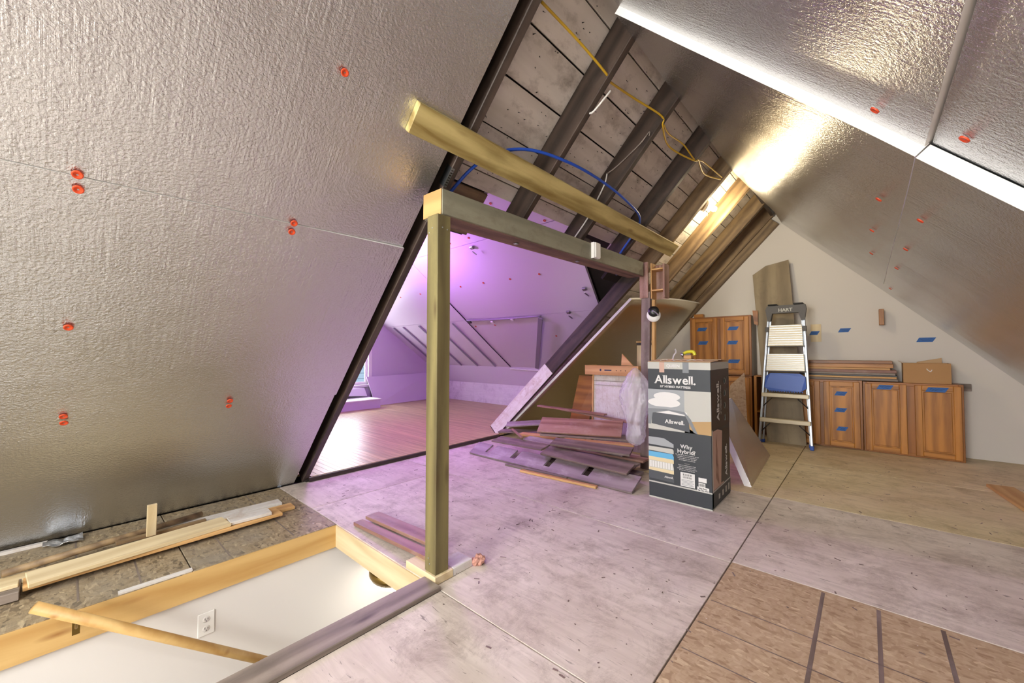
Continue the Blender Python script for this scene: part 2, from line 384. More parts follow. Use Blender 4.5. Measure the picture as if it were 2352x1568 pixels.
# dark snapped lines on the brown osb
for i, x in enumerate((-0.175, 0.015, 0.206)):
    box('chalk_line', (x - 0.007, x + 0.007), (1.2, 2.37), (0.0, 0.0006), 'oldplank', floor, along='y')
for y in (1.965, 1.775, 1.58):
    box('chalk_line', (-0.55, 1.0), (y - 0.0025, y + 0.0025), (0.0, 0.0006), 'oldplank', floor, along='x')
for (y, x0, x1) in ((0.95, XL + 0.02, -2.66), (0.62, -3.3, -2.66), (0.26, -3.5, -2.66), (0.05, -3.6, -2.7)):
    box('chalk_line', (x0, x1), (y - 0.004, y + 0.004), (0.0, 0.0006), 'greyboard', floor, along='x')

# ------------------------------------------------------------------ walls
wall_far = mesh_obj('wall_far', [(XL - 0.4, YG, -0.1), (XR + 0.4, YG, -0.1), (XR + 0.4, YG, 0.3), (-0.91, YG, 3.3), (XL - 0.4, YG, 0.4),
                                 (XL - 0.4, YG + 0.1, -0.1), (XR + 0.4, YG + 0.1, -0.1), (XR + 0.4, YG + 0.1, 0.3), (-0.91, YG + 0.1, 3.3), (XL - 0.4, YG + 0.1, 0.4)],
                    [(0, 1, 2, 3, 4), (9, 8, 7, 6, 5), (0, 5, 6, 1), (1, 6, 7, 2), (2, 7, 8, 3), (3, 8, 9, 4), (4, 9, 5, 0)], 'wall', kind='structure')
multibox('wall_back', [(XL - 0.4, -1.7, YB - 0.1, YB, -0.1, 3.2), (-0.1, XR + 0.4, YB - 0.1, YB, -0.1, 3.2), (-1.7, -0.1, YB - 0.1, YB, -0.1, 0.55), (-1.7, -0.1, YB - 0.1, YB, 2.15, 3.2)], 'wall', kind='structure')
multibox('added_window', [(-1.7, -1.63, YB - 0.07, YB - 0.01, 0.55, 2.15), (-0.17, -0.1, YB - 0.07, YB - 0.01, 0.55, 2.15), (-1.63, -0.17, YB - 0.07, YB - 0.01, 0.55, 0.62), (-1.63, -0.17, YB - 0.07, YB - 0.01, 2.08, 2.15), (-1.63, -0.17, YB - 0.06, YB - 0.02, 1.33, 1.37)], 'white', kind='structure')  # unseen window, invented to carry the added fill light

# ------------------------------------------------------------------ ceiling: outer deck, rafters, boards, foil insulation
def deckquads():
    vs, fs = [], []
    def q(P, s0, s1, y0, y1, off, th=0.03):
        n = len(vs)
        for o_ in (off, off - th):
            vs.extend([P(s0, y0, o_), P(s0, y1, o_), P(s1, y1, o_), P(s1, y0, o_)])
        fs.extend([tuple(i + n for i in f) for f in BOXF])
    q(PL, -0.35, 4.45, YB - 0.1, 1.43, -0.21)
    q(PL, 2.86, 4.45, 1.43, 3.9, -0.21); q(PL, 2.50, 2.88, 1.43, 1.84, -0.21); q(PL, 2.45, 4.45, 3.9, 4.25, -0.21)
    q(PL, -0.35, 4.45, 4.25, YG + 0.1, -0.21)
    q(PR, -0.35, 4.45, YB - 0.1, YG + 0.1, -0.26)
    return vs, fs
vs, fs = deckquads()
ceiling = mesh_obj('ceiling', vs, fs, 'deck', kind='structure')
box('ridge_board', (-0.93, -0.89), (YB, YG), (2.93, 3.12), 'rafter', ceiling, along='y')
# rafters of the left slope (exposed between the foil and the gable)
def rafter(y, s0, s1, mat, w=0.05):
    slab('rafter', frame(PL(s0, y), EL, (0, 1, 0)), s1 - s0, w, 0.175, mat, ceiling, 0.004)
S_CUT = 2.75
rafter(1.375, 0.0, 4.08, 'rafter'); rafter(2.065, S_CUT, 4.08, 'rafter'); rafter(2.79, S_CUT, 4.08, 'rafter'); rafter(3.54, S_CUT, 4.08, 'rafter', 0.047)
rafter(4.235, 2.72, 4.08, 'rafter_raw'); rafter(4.92, 0.0, 4.08, 'rafter_raw'); rafter(5.65, 0.0, 4.08, 'rafter_raw'); rafter(6.24, 0.0, 4.08, 'rafter_raw')
# the trimmer on the far side of the opening runs down to the floor at a slight skew
tA, tB = V((-1.80, 4.19, 2.0)), V((-3.72, 3.84, 0.0))
slab('rafter', frame(tB, tA - tB, (0, 1, 0)), (tA - tB).length, 0.05, 0.165, 'rafter', ceiling, 0.004)
slab('rafter', frame(PL(0, 6.24, 0.125), EL, (0, 1, 0)), 4.0, 0.06, 0.12, 'rafter_raw', ceiling, 0.003)   # ledger under the last rafter
tm = (tB - tA).normalized()
slab('paint', frame(tB + V((0, -0.003, 0)) - tm * 0.02, tA - tB, (tA - tB).cross(V((0, 1, 0)))), 1.18, 0.166, 0.003, 'dirtywhite', ceiling)
# roof boards
JY = 3.56
for k in range(6):
    s1 = 3.714 + 0.256 * (2 - k) if k else 4.30
    s0 = 3.714 + 0.256 * (1 - k)
    s0 = max(s0, 2.838); gp = random.uniform(0.006, 0.013)
    if s1 - s0 < 0.05: continue
    slab('roof_board', frame(PL(s0 + gp, 1.38, -0.2 + random.uniform(-0.004, 0.003)), (0, 1, 0), EL), JY - 1.38, s1 - s0 - gp, 0.024, 'sheath', ceiling, 0.002)
slab('roof_board', frame(PL(2.52, 1.43, -0.2), (0, 1, 0), EL), 0.42, 0.313, 0.024, 'rafter_raw', ceiling, 0.002)
s = 4.30
while s > 0.0:
    wd_ = random.uniform(0.135, 0.155); y0 = JY if s > 2.80 else 4.24
    slab('roof_board', frame(PL(s - wd_, y0, -0.2 + random.uniform(-0.003, 0.003)), (0, 1, 0), EL), YG - y0, wd_ - random.uniform(0.004, 0.009), 0.024, 'sheath', ceiling, 0.002)
    s -= wd_
# nail points poking through the roof boards
rr = random.Random(5); vs, fs = [], []
for i in range(150):
    p = PL(rr.uniform(2.9, 4.0), rr.uniform(1.45, 3.5), -0.176); d_ = (NL + V((rr.uniform(-.5, .5), rr.uniform(-.5, .5), rr.uniform(-.5, .5)))).normalized(); L_ = rr.uniform(0.008, 0.024)
    a = d_.cross(V((0, 1, 0))).normalized() * 0.0022; b = d_.cross(a).normalized() * 0.0022; n = len(vs)
    vs += [p - a - b, p + a - b, p + a + b, p - a + b, p + d_ * L_]; fs += [(n, n + 1, n + 4), (n + 1, n + 2, n + 4), (n + 2, n + 3, n + 4), (n + 3, n, n + 4), (n, n + 3, n + 2, n + 1)]
mesh_obj('nail_points', vs, fs, 'black', ceiling, kind='stuff')
# foil-faced foam boards; gently wavy sheets with a foam edge
def panel(name, mw, L, W, T, mat, parent, amp=0.003, nx=18, ny=14, seed=0, bend=None, cut=None, org=(0, 0)):
    vs, fs = [], []
    for j in range(ny + 1):
        for i in range(nx + 1):
            x, y = L * i / nx, W * j / ny
            if cut: x, y = cut(x, y, L, W)
            z = T + amp * noise.noise(V(((x + org[0]) * 1.7, (y + org[1]) * 1.7, 3.3))) * 2
            if bend: z += bend(x, y)
            vs.append((x, y, z))
    N = len(vs)
    for v in vs[:N]: vs.append((v[0], v[1], v[2] - T))
    top = len(fs)
    for j in range(ny):
        for i in range(nx):
            a = j * (nx + 1) + i; fs.append((a, a + 1, a + nx + 2, a + nx + 1))
    ntop = len(fs)
    fs += [tuple(i + N for i in f[::-1]) for f in fs[:ntop]]
    per = [i for i in range(nx + 1)] + [j * (nx + 1) + nx for j in range(1, ny + 1)] + [ny * (nx + 1) + i for i in range(nx - 1, -1, -1)] + [j * (nx + 1) for j in range(ny - 1, 0, -1)]
    q0 = len(vs); vs += [vs[a] for a in per] + [vs[a + N] for a in per]; K = len(per)
    for i in range(K): fs.append((q0 + i, q0 + K + i, q0 + K + (i + 1) % K, q0 + (i + 1) % K))
    me = bpy.data.meshes.new(name); me.from_pydata(vs, [], fs); me.materials.append(M[mat]); me.materials.append(M['foam'])
    for n_, p in enumerate(me.polygons):
        p.use_smooth = n_ < ntop; p.material_index = 0 if n_ < 2 * ntop else 1
    me.update(); o = bpy.data.objects.new(name, me); finish(o, parent); o.matrix_basis = mw; return o
WASH = None
def washer(o_parent, p, n, r=0.021):
    """orange plastic washer with its screw head"""
    global WASH
    if WASH is None:
        seg = 16; prof = [(0.003, 0.0015), (0.006, 0.0025), (0.012, 0.0045), (0.0148, 0.004), (0.0155, 0.0)]
        vs, fs, mi = [], [], []
        for (rr, h) in prof: vs += [(rr * math.cos(2 * math.pi * j / seg), rr * math.sin(2 * math.pi * j / seg), h) for j in range(seg)]
        for i in range(len(prof) - 1):
            for j in range(seg): fs.append((i * seg + j, (i + 1) * seg + j, (i + 1) * seg + (j + 1) % seg, i * seg + (j + 1) % seg)); mi.append(0)
        fs.append(tuple(range(seg))[::-1]); mi.append(1)
        WASH = bpy.data.meshes.new('washer'); WASH.from_pydata(vs, [], fs); WASH.materials.append(M['orange']); WASH.materials.append(M['steel'])
        for p_, m_ in zip(WASH.polygons, mi): p_.material_index = m_
        WASH.update()
    o = bpy.data.objects.new('washer', WASH); finish(o)
    o.parent = o_parent; o.matrix_parent_inverse = o_parent.matrix_basis.inverted()
    o.matrix_basis = zframe(V(p) + V(n).normalized() * 0.002, n)
    return o
def Lpanel(s0, s1, y0, y1, off, seed, mat='foil', T=0.045, amp=0.003, bend=None):
    return panel('insulation_panel', frame(PL(s0, y0, off - T), (0, 1, 0), EL), y1 - y0, s1 - s0, T, mat, ceiling, amp, seed=seed, bend=bend, org=(y0, s0))
S1, S2 = 1.745 / sL, 0.82 / sL
pu = Lpanel(S1 + 0.0015, 3.98, -0.62, 1.31, 0.003, 1, bend=lambda x, y: -0.016 * max(0.0, (x - 1.25) / 0.68) ** 1.5 * max(0.0, 1 - y / 1.2))
pu2 = Lpanel(S1 + 0.0015, 3.98, YB, -0.623, 0.003, 2)
pm = Lpanel(S2 + 0.002, S1 - 0.003, -1.13, 1.315, 0.003, 3)
pm2 = Lpanel(S2 + 0.0015, S1, YB, -1.133, 0.003, 4)
pb = Lpanel(0.0, S2 - 0.004, -1.13, 1.312, -0.004, 5, bend=lambda x, y: -0.003 * y)
pb2 = Lpanel(0.0, S2, YB, -1.133, 0.0, 6)
for (x, y, z, pn) in ((-1.543, 0.72, 2.254, pu), (-2.023, 0.012, 1.751, pu), (-2.061, 0.015, 1.711, pm), (-2.024, 0.706, 1.749, pu), (-2.057, 0.708, 1.715, pm), (-2.504, 0.0, 1.245, pm),
                      (-2.896, -0.009, 0.833, pm), (-2.93, -0.007, 0.798, pb), (-2.884, 0.659, 0.846, pm), (-2.917, 0.66, 0.812, pb)):
    q = V((x, y, z)); off = 0.004
    washer(pn, q + NL * (off + 0.004), NL)
# right slope: far layer stands proud of the near layer by the thickness of its foam edge
def Rpanel(s0, s1, y0, y1, off, seed, mat='foil_far', T=0.05, amp=0.003, bend=None, cut=None, nx=18, ny=14):
    return panel('insulation_panel', frame(PR(s0, y1, off - T), (0, -1, 0), ER), y1 - y0, s1 - s0, T, mat, ceiling, amp, nx, ny, seed, bend, cut, (-y1 + 20, s0))
def sag(x, y): return 0.03 * y / 1.5
SRS = 1.80 / sR                                      # slope distance of the lengthwise joint
Y2 = 1.92
def cutf(x, y, L, W):
    # the upper far corner is cut off on a long taper
    lim = max(0.0, (y - (W - 0.36)) / 0.36) * 1.16
    return lim + x / L * (L + 0.09 * y / W - lim), y
fr_top = Rpanel(SRS + 0.003, SR_RIDGE + 0.012, Y2 + 0.03, 5.52, 0.0, 11, bend=sag, cut=cutf, nx=26, ny=22)
fr_low = Rpanel(-0.02, SRS - 0.002, Y2 + 0.03, 5.52, 0.002, 12)
fr_end = Rpanel(-0.02, SR_RIDGE - 0.12, 5.53, YG - 0.005, -0.02, 13)
nr_top = Rpanel(SRS + 0.006, SR_RIDGE + 0.02, YB, 2.2, -0.036, 14, mat='foil', T=0.04, bend=sag)
nr_low = Rpanel(-0.02, SRS - 0.004, YB, 2.2, -0.052, 15, mat='foil', T=0.04)
for (x, y, z, pn) in ((-0.562, 1.784, 2.549, nr_top), (0.02, 1.80, 1.924, nr_top), (0.20, 1.80, 1.737, nr_low), (0.067, 2.624, 1.875, fr_top), (0.202, 2.617, 1.735, fr_low), (0.048, 3.366, 1.895, fr_top),
                      (0.192, 3.359, 1.745, fr_low), (0.184, 4.151, 1.754, fr_low), (0.19, 5.42, 1.747, fr_low), (0.05, 4.15, 1.893, fr_top)):
    s = (V((x, 0, z)) - V((XR, 0, 0))).dot(ER)
    off = {nr_top: -0.024, nr_low: -0.048, fr_top: 0.012, fr_low: 0.007}[pn]
    washer(pn, PR(s, y, off), NR)
# foil board still fixed (and bowed) low on the left slope behind the plank pile
def bow():
    TL, BL, TR, BR = V((-2.03, 4.36, 1.73)), V((-3.70, 3.92, 0.0)), V((-1.83, 6.26, 1.83)), V((-3.33, 6.26, 0.0))
    vs, fs, nx, ny = [], [], 20, 16
    n0 = (TR - TL).cross(BL - TL).normalized()
    if n0.x < 0: n0 = -n0
    for j in range(ny + 1):
        for i in range(nx + 1):
            u, v = i / nx, j / ny
            p = (BL * (1 - u) + BR * u) * (1 - v) + (TL * (1 - u) + TR * u) * v
            p = p + n0 * (0.05 * math.sin(math.pi * u) * v * v) + V((0, 0, 0.06 * math.sin(math.pi * u) * v ** 3))
            vs.append(p)
    N = len(vs); vs += [p - n0 * 0.03 for p in vs[:N]]
    for j in range(ny):
        for i in range(nx):
            a = j * (nx + 1) + i; fs.append((a, a + 1, a + nx + 2, a + nx + 1))
    nt = len(fs); fs += [tuple(i + N for i in f[::-1]) for f in fs[:nt]]
    per = [i for i in range(nx + 1)] + [j * (nx + 1) + nx for j in range(1, ny + 1)] + [ny * (nx + 1) + i for i in range(nx - 1, -1, -1)] + [j * (nx + 1) for j in range(ny - 1, 0, -1)]
    for a, b in zip(per, per[1:] + per[:1]): fs.append((a, a + N, b + N, b))
    o = mesh_obj('insulation_panel', vs, fs, 'foil_gold', ceiling); o.data.materials.append(M['foam'])
    for n_, p in enumerate(o.data.polygons): p.use_smooth = n_ < nt; p.material_index = 0 if n_ < 2 * nt else 1
bow()

# ------------------------------------------------------------------ stairwell below the opening
multibox('wall_stair', [(HX0 - 0.14, HX0 - 0.02, YB, 3.2, -2.7, -0.13), (HX1 + 0.02, HX1 + 0.12, YB, 1.2, -2.7, -0.14), (HX0 - 0.1, HX1 + 1.2, 3.2, 3.3, -2.7, -0.14), (HX0 - 0.1, HX1 + 0.1, YB - 0.1, -1.9, -2.7, -0.14), (HX1 + 1.1, HX1 + 1.2, 1.2, 3.2, -2.7, -0.14)], 'wall2', kind='structure')
box('ceiling', (HX0 - 0.02, HX1 + 1.2), (HY1 + 0.02, 3.2), (-0.149, -0.142), 'wall2', kind='structure')
box('floor', (HX0 - 0.1, HX1 + 1.2), (YB, 3.3), (-2.75, -2.7), 'hardwood', kind='structure')
box('trim_1', (HX0 - 0.018, HX0), (-1.9, HY1), (-0.145, -0.004), 'pine', kind='structure', along='y')
box('trim_2', (HX0, HX1 + 0.0), (HY1, HY1 + 0.018), (-0.145, -0.004), 'pine_pale', kind='structure', along='x')
box('trim_3', (HX0, HX1), (HY1 + 0.018, HY1 + 0.045), (-0.03, -0.002), 'greyboard', kind='structure', along='x')
box('trim_4', (-1.655, -1.525), (-1.6, HY1 + 0.005), (0.0, 0.022), 'greyboard', kind='structure', along='y', bevel=0.003)
box('trim_5', (HX1, HX1 + 0.018), (-1.9, HY1), (-0.145, -0.002), 'pine', kind='structure', along='y')
box('trim_6', (HX0 - 0.035, HX0 - 0.005), (0.176, 0.45), (0.0, 0.008), 'dirtywhite', kind='structure', along='y')
# little vertical door casing seen in the hall below
box('trim_7', (-2.6, -2.55), (2.2, 2.3), (-2.7, -0.21), 'pine', kind='structure')

# ------------------------------------------------------------------ side wing (roof framed off the left slope)
XW = -7.75; YR, ZR = 2.9, 2.87; mW = 0.727
WF0 = 0.042
multibox('floor', [(XW - 0.1, -3.66, 1.40, 6.2, -0.1, 0.022), (XW - 0.1, -3.80, -0.6, 1.40, -0.1, 0.022)], 'deck', kind='structure')
wing_floor = [o for o in COL.objects if o.name.startswith('floor')][-1]
wy = 0.0; k = 0
while wy < 6.0:
    x0 = XW if k % 2 else XW
    slab('floor_board', frame((XW, wy, 0.022), (1, 0, 0), (0, 1, 0)), (-3.655 if wy > 1.40 else -3.80) - XW, 0.0565, 0.02, 'hardwood', wing_floor, 0.001)
    wy += 0.0577; k += 1
box('trim_8', (-3.655, -3.635), (1.42, 3.80), (0.0, 0.038), 'rafter', kind='structure', along='y')
# end wall with its window, knee wall
WY0, WY1, WZ0, WZ1 = 3.15, 4.17, 0.46, 1.75
multibox('wall_wing', [(XW - 0.1, XW, -0.6, WY0, -0.1, 3.1), (XW - 0.1, XW, WY1, 6.3, -0.1, 3.1), (XW - 0.1, XW, WY0, WY1, -0.1, WZ0), (XW - 0.1, XW, WY0, WY1, WZ1, 3.1)], 'wingwall', kind='structure')
box('wall_knee', (XW, -3.3), (5.93, 5.98), (0.02, 0.47), 'knee', kind='structure')
box('wall_low', (XW, -3.75), (-0.2, -0.15), (0.02, 0.7), 'knee', kind='structure')
w1 = multibox('window_1', [(XW, XW + 0.03, WY0 - 0.07, WY0, WZ0 - 0.02, WZ1 + 0.07), (XW, XW + 0.03, WY1, WY1 + 0.07, WZ0 - 0.02, WZ1 + 0.07), (XW, XW + 0.03, WY0, WY1, WZ1, WZ1 + 0.07), (XW - 0.02, XW + 0.07, WY0 - 0.09, WY1 + 0.09, WZ0 - 0.04, WZ0)], 'white', kind='structure')
multibox('sash', [(XW - 0.06, XW - 0.03, WY0, WY0 + 0.05, WZ0, WZ1), (XW - 0.06, XW - 0.03, WY1 - 0.05, WY1, WZ0, WZ1), (XW - 0.06, XW - 0.03, WY0 + 0.05, WY1 - 0.05, WZ0, WZ0 + 0.06), (XW - 0.06, XW - 0.03, WY0 + 0.05, WY1 - 0.05, WZ1 - 0.05, WZ1), (XW - 0.06, XW - 0.03, WY0 + 0.05, WY1 - 0.05, 1.08, 1.12)], 'white', w1)
box('pane', (XW - 0.047, XW - 0.043), (WY0 + 0.05, WY1 - 0.05), (WZ0 + 0.06, 1.08), 'glass', w1)
box('pane', (XW - 0.047, XW - 0.043), (WY0 + 0.05, WY1 - 0.05), (1.12, WZ1 - 0.05), 'glass', w1)
def wz(y): return ZR - mW * abs(y - YR)
# wing ceiling: outer deck plus foam boards
def wing_deck():
    vs, fs = [], []
    def poly(pts, th=0.03):
        n = len(vs); k = len(pts); vs.extend(pts); vs.extend([(p[0], p[1], p[2] + th) for p in pts])
        fs.append(tuple(range(n, n + k))); fs.append(tuple(range(n + 2 * k - 1, n + k - 1, -1)))
        for i in range(k): fs.append((n + i, n + (i + 1) % k, n + k + (i + 1) % k, n + k + i))
    up = 0.12
    poly([(XW, YR, ZR + up), (-1.15, YR, ZR + up), (-2.53, 4.95, wz(4.95) + up), (-3.4, 6.0, wz(6.0) + up), (XW, 6.0, wz(6.0) + up)])
    poly([(XW, YR, ZR + up), (-1.13, YR, ZR + up), (-2.13, 1.42, wz(1.42) + up), (-3.75, 1.42, wz(1.42) + up), (-3.75, -0.2, wz(-0.2) + up), (XW, -0.2, wz(-0.2) + up)])
    return vs, fs
vs, fs = wing_deck()
wing_ceil = mesh_obj('ceiling', vs, fs, 'deck', kind='structure')
nW = V((0, -mW, -1)).normalized()
def wseg(xa, xb, ya, yb, name='insulation_panel', xc=None, xd=None, dz=0.0, mat='wingpanel'):
    """foam board on the far wing slope between y = ya (high) and yb (low); right end may taper"""
    p = [(xa, ya, wz(ya) + dz), (xb, ya, wz(ya) + dz), (xd if xd is not None else xb, yb, wz(yb) + dz), (xa, yb, wz(yb) + dz)]
    return prism(name, p, -nW * 0.04, mat, wing_ceil)
yj1, yj0 = 4.56, 3.40
XE = -2.27
wa = [wseg(XW, -5.12, yj1, 5.70), wseg(-5.112, -2.5, yj1, 5.70, xd=-3.25), wseg(XW, -5.12, yj0, yj1 - 0.006), wseg(-5.112, XE, yj0, yj1 - 0.006, xd=-2.55), wseg(XW, XE, YR, yj0 - 0.006)]
prism('insulation_panel', [(XW, 5.70, wz(5.70)), (-3.3, 5.70, wz(5.70)), (-3.3, 5.935, 0.45), (XW, 5.935, 0.45)], (0, 0.04, 0.02), 'wingpanel', wing_ceil)
prism('insulation_panel', [(XW, YR, ZR), (XE, YR, ZR), (-2.5, 1.45, wz(1.45)), (-3.76, 1.45, wz(1.45)), (-3.76, -0.15, wz(-0.15)), (XW, -0.15, wz(-0.15))], (0, 0, 0.04), 'wingpanel', wing_ceil)
def wp(x, y, off=0.0): return V((x, y, wz(y))) + nW * off
for (x, y, pn) in ((-4.561, 3.94, 3), (-4.067, 3.94, 3), (-3.561, 3.95, 3), (-3.065, 3.95, 3), (-5.031, 4.69, 1), (-4.567, 4.69, 1), (-3.531, 4.966, 1), (-2.54, 3.37, 4), (-3.044, 3.06, 4), (-4.07, 3.33, 4), (-3.7, 3.33, 4), (-6.2, 3.95, 2), (-5.6, 3.95, 2)):
    washer(wa[pn], wp(x, y), nW)
# taped seams / furring strips running down the slope and the grey conduit with its drop
for x in (-7.45, -7.1, -6.55, -6.05, -5.53):
    slab('furring_strip', frame(wp(x, yj1 + 0.02, 0.012), (0, 1, -mW), (1, 0, 0)), (5.66 - yj1) * math.hypot(1, mW), 0.035, 0.012, 'greystrip', wing_ceil)
tube('wire', [wp(-5.11, 4.15, 0.01), wp(-5.115, 5.0, 0.015), wp(-5.12, 5.68, 0.01)], 0.008, 'black', wing_ceil)
cr = empty('conduit', wp(-3.5, yj1), label='thin grey conduit rail with a drop down the violet slope', cat='conduit')
tube('rail', [wp(-5.06, 4.53, 0.03), wp(-4.4, 4.56, 0.025), wp(-3.5, yj1, 0.03)], 0.014, 'greystrip', cr)
slab('drop', frame(wp(-3.53, yj1 - 0.01, 0.05), (-0.85, 1.0, -mW), (1, 0, 0)), 1.62, 0.07, 0.02, 'greystrip', cr, 0.004)
tube('rail', [wp(-5.15, 5.72, 0.03), wp(-4.6, 5.74, 0.03), wp(-3.9, 5.76, 0.03)], 0.012, 'cablewhite', cr)
for (x, y, c) in ((-5.06, 4.55, 'darkgrey'), (-4.55, 4.58, 'white'), (-4.1, 4.56, 'white')):
    slab('clip', frame(wp(x, y, 0.045), (1, 0, 0), (0, 1, -mW)), 0.06, 0.05, 0.03, c, cr, 0.006)
# little metal clips left on the slope
for (x, y, lb) in ((-3.05, 4.52, 'small silver clip on the violet slope, nearest the dark trimmer'), (-3.78, 3.42, 'small silver clip hanging under the header seam of the violet slope'), (-2.6, 4.2, 'little lamp clip at the upper corner of the violet slope')):
    c = empty('metal_clip', wp(x, y), label=lb, cat='clip', group='clips on the wing slope')
    slab('plate', frame(wp(x, y, 0.035), (1, 0, 0), (0, 1, -mW)), 0.06, 0.05, 0.03, 'steel', c, 0.008)
    slab('tongue', frame(wp(x + 0.02, y + 0.05, 0.05), (0.5, 1, -mW), (1, 0, 0)), 0.07, 0.02, 0.006, 'steel', c, 0.002)
# assumed violet led tube under the wing ridge, unseen source of the violet light
led = empty('assumed_led_tube', (-4.75, 2.75, 2.44), label='assumed lit violet tube light, unseen under the ridge of the side wing', cat='lamp')
box('housing', (-5.15, -4.35), (2.71, 2.79), (2.42, 2.46), 'white', led, 0.006)
for hx in (-5.0, -4.5): tube('hanger', [(hx, 2.75, 2.46), (hx, 2.80, 2.78)], 0.003, 'steel', led)
tube('tube', [(-5.12, 2.75, 2.40), (-4.38, 2.75, 2.40)], 0.017, 'ledglass', led)
for lx_ in (-4.95, -4.5): lamp('assumed_tube_glow', 'POINT', (lx_, 2.75, 2.33), 52, (0.64, 0.26, 1.0), 0.06)  # violet light given to the assumed tube
# drywall sheet leaning on the end wall, planks and bench under the window
prism('drywall_sheet', [(-7.42, 4.17, 0.045), (-7.55, 5.72, 0.045), (-7.72, 5.72, 0.64), (-7.68, 4.10, 0.62)], (-0.02, 0, -0.004), 'wingpanel', label='drywall sheet leaning low against the violet end wall', cat='drywall')
prism('leaning_plank', [(-7.50, 3.05, 0.34), (-7.50, 4.02, 0.25), (-7.62, 4.02, 0.41), (-7.62, 3.05, 0.46)], (-0.02, 0, -0.01), 'wingwall', label='plank propped below the sill of the bright window', cat='plank')
bn = empty('low_bench', (-7.3, 3.5, 0.042), label='low violet bench beneath the window, its pale top imitating reflected light', cat='bench')
box('seat', (-7.62, -7.12), (2.9, 4.12), (0.2, 0.22), 'white', bn, 0.003)  # white top stands in for window light reflected there
box('front', (-7.15, -7.13), (2.92, 4.1), (0.043, 0.2), 'wingwall', bn, along='y')
box('side', (-7.6, -7.15), (2.92, 2.94), (0.043, 0.2), 'wingwall', bn); box('side', (-7.6, -7.15), (4.08, 4.10), (0.043, 0.2), 'wingwall', bn)
nb = empty('neighbour_house', (-11, 3.5, -3), label='blue grey clapboard house seen through the wing window', cat='building')
for k in range(26): box('clapboard', (-11.02, -11 + 0.0), (0.5, 6.0), (-3 + k * 0.16, -3 + k * 0.16 + 0.15), 'siding', nb)
box('wall', (-11.2, -11.03), (0.5, 6.0), (-3, 1.2), 'siding', nb, along='y')

# ================================================================== timber framing of the opening
pst = empty('support_post', (-1.628, 1.248, 0.0), label='square treated pine post standing at the corner of the stair opening', cat='post')
slab('timber', frame((-1.670, 1.207, 0.042), (0.009, 0.0, 1), (1, 0, 0)), 1.775, 0.085, 0.083, 'treated', pst, 0.003)
for (x, y, z) in ((-1.625, 1.2065, 1.75), (-1.650, 1.2065, 1.73), (-1.577, 1.235, 1.75), (-1.577, 1.265, 1.745), (-1.640, 1.2065, 0.11), (-1.630, 1.2065, 0.085)):
    nrm = V((0, -1, 0)) if y < 1.21 else V((1, 0, 0))
    lathe('screw', [(0.0, 0.002), (0.0035, 0.0015), (0.004, 0.0)], 'steel', pst, zframe((x + (0.008 * z if nrm.x == 0 else 0.011), y, z), nrm), 8)
sill = empty('sill_plate', (-1.6, 1.3, 0), label='pale timber plate under the square post', cat='timber')
box('long_piece', (-1.82, -1.572), (1.196, 1.31), (0.001, 0.041), 'pine_pale', sill, 0.003)
box('short_piece', (-1.69, -1.573), (1.312, 1.44), (0.001, 0.041), 'dirtywhite', sill, 0.003, along='y')
hdr = empty('header_beam', (-1.66, 2.4, 1.83), label='old grey-green painted header beam spanning the opening between two posts', cat='beam')
A, B = V((-1.585, 1.245, 1.823)), V((-1.580, 3.66, 1.845))
mwh = frame(A, B - A, (-1, 0, 0.02)); Lh = (B - A).length
slab('beam', mwh, Lh, 0.155, 0.135, 'header', hdr, 0.006)
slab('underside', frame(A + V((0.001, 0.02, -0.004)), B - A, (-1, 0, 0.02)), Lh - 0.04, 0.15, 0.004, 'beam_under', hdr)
slab('cut_end', frame(A + V((-0.003, -0.004, 0.003)), (-1, 0, 0.02), (0, 0, 1)), 0.148, 0.128, 0.004, 'cut', hdr)
for (y, z) in ((1.9, 1.822), (2.62, 1.83)):
    lathe('bolt', [(0.0, 0.006), (0.014, 0.005), (0.018, 0.0)], 'steel', hdr, zframe((-1.66, y, z - 0.003), (0, 0, -1)), 12)
# white plastic offcut nailed on the header
wc = empty('white_channel', (-1.575, 2.73, 1.9), label='short white plastic channel fixed on the face of the header beam', cat='channel')
box('cover', (-1.582, -1.545), (2.70, 2.78), (1.855, 1.975), 'white', wc, 0.006, along='z'); box('lip', (-1.582, -1.553), (2.69, 2.70), (1.85, 1.975), 'white', wc, 0.003, along='z')
# 2x6 lying across the underside of the rafters
bb = PL(0, 0, 0)
def spos(x): return (x - XL) / cL
B0 = PL((V((-1.611, 0, 2.183)) - V((XL, 0, 0))).dot(EL), 1.045, 0.002)
slab('cross_board', frame(B0, (0, 1, 0), EL), 3.32, 0.14, 0.038, 'treated_y', None, 0.003, label='long yellow pine board fixed across the rafters above the header', cat='board')
# metal strap on the first rafter
st = empty('metal_strap', PL(2.86, 1.38, 0.0), label='perforated galvanised strap on the dark rafter by the foil edge', cat='strap')
slab('plate', frame(PL(2.83, 1.3745, 0.001), EL, -NL), 0.11, 0.05, 0.0015, 'steel', st)
slab('flange', frame(PL(2.83, 1.374, 0.0015), EL, (0, 1, 0)), 0.11, 0.022, 0.0015, 'steel', st)
for i in range(7):
    slab('slot', frame(PL(2.84 + 0.014 * i, 1.378, 0.002), (0, 1, 0), EL), 0.014, 0.005, 0.001, 'black', st)

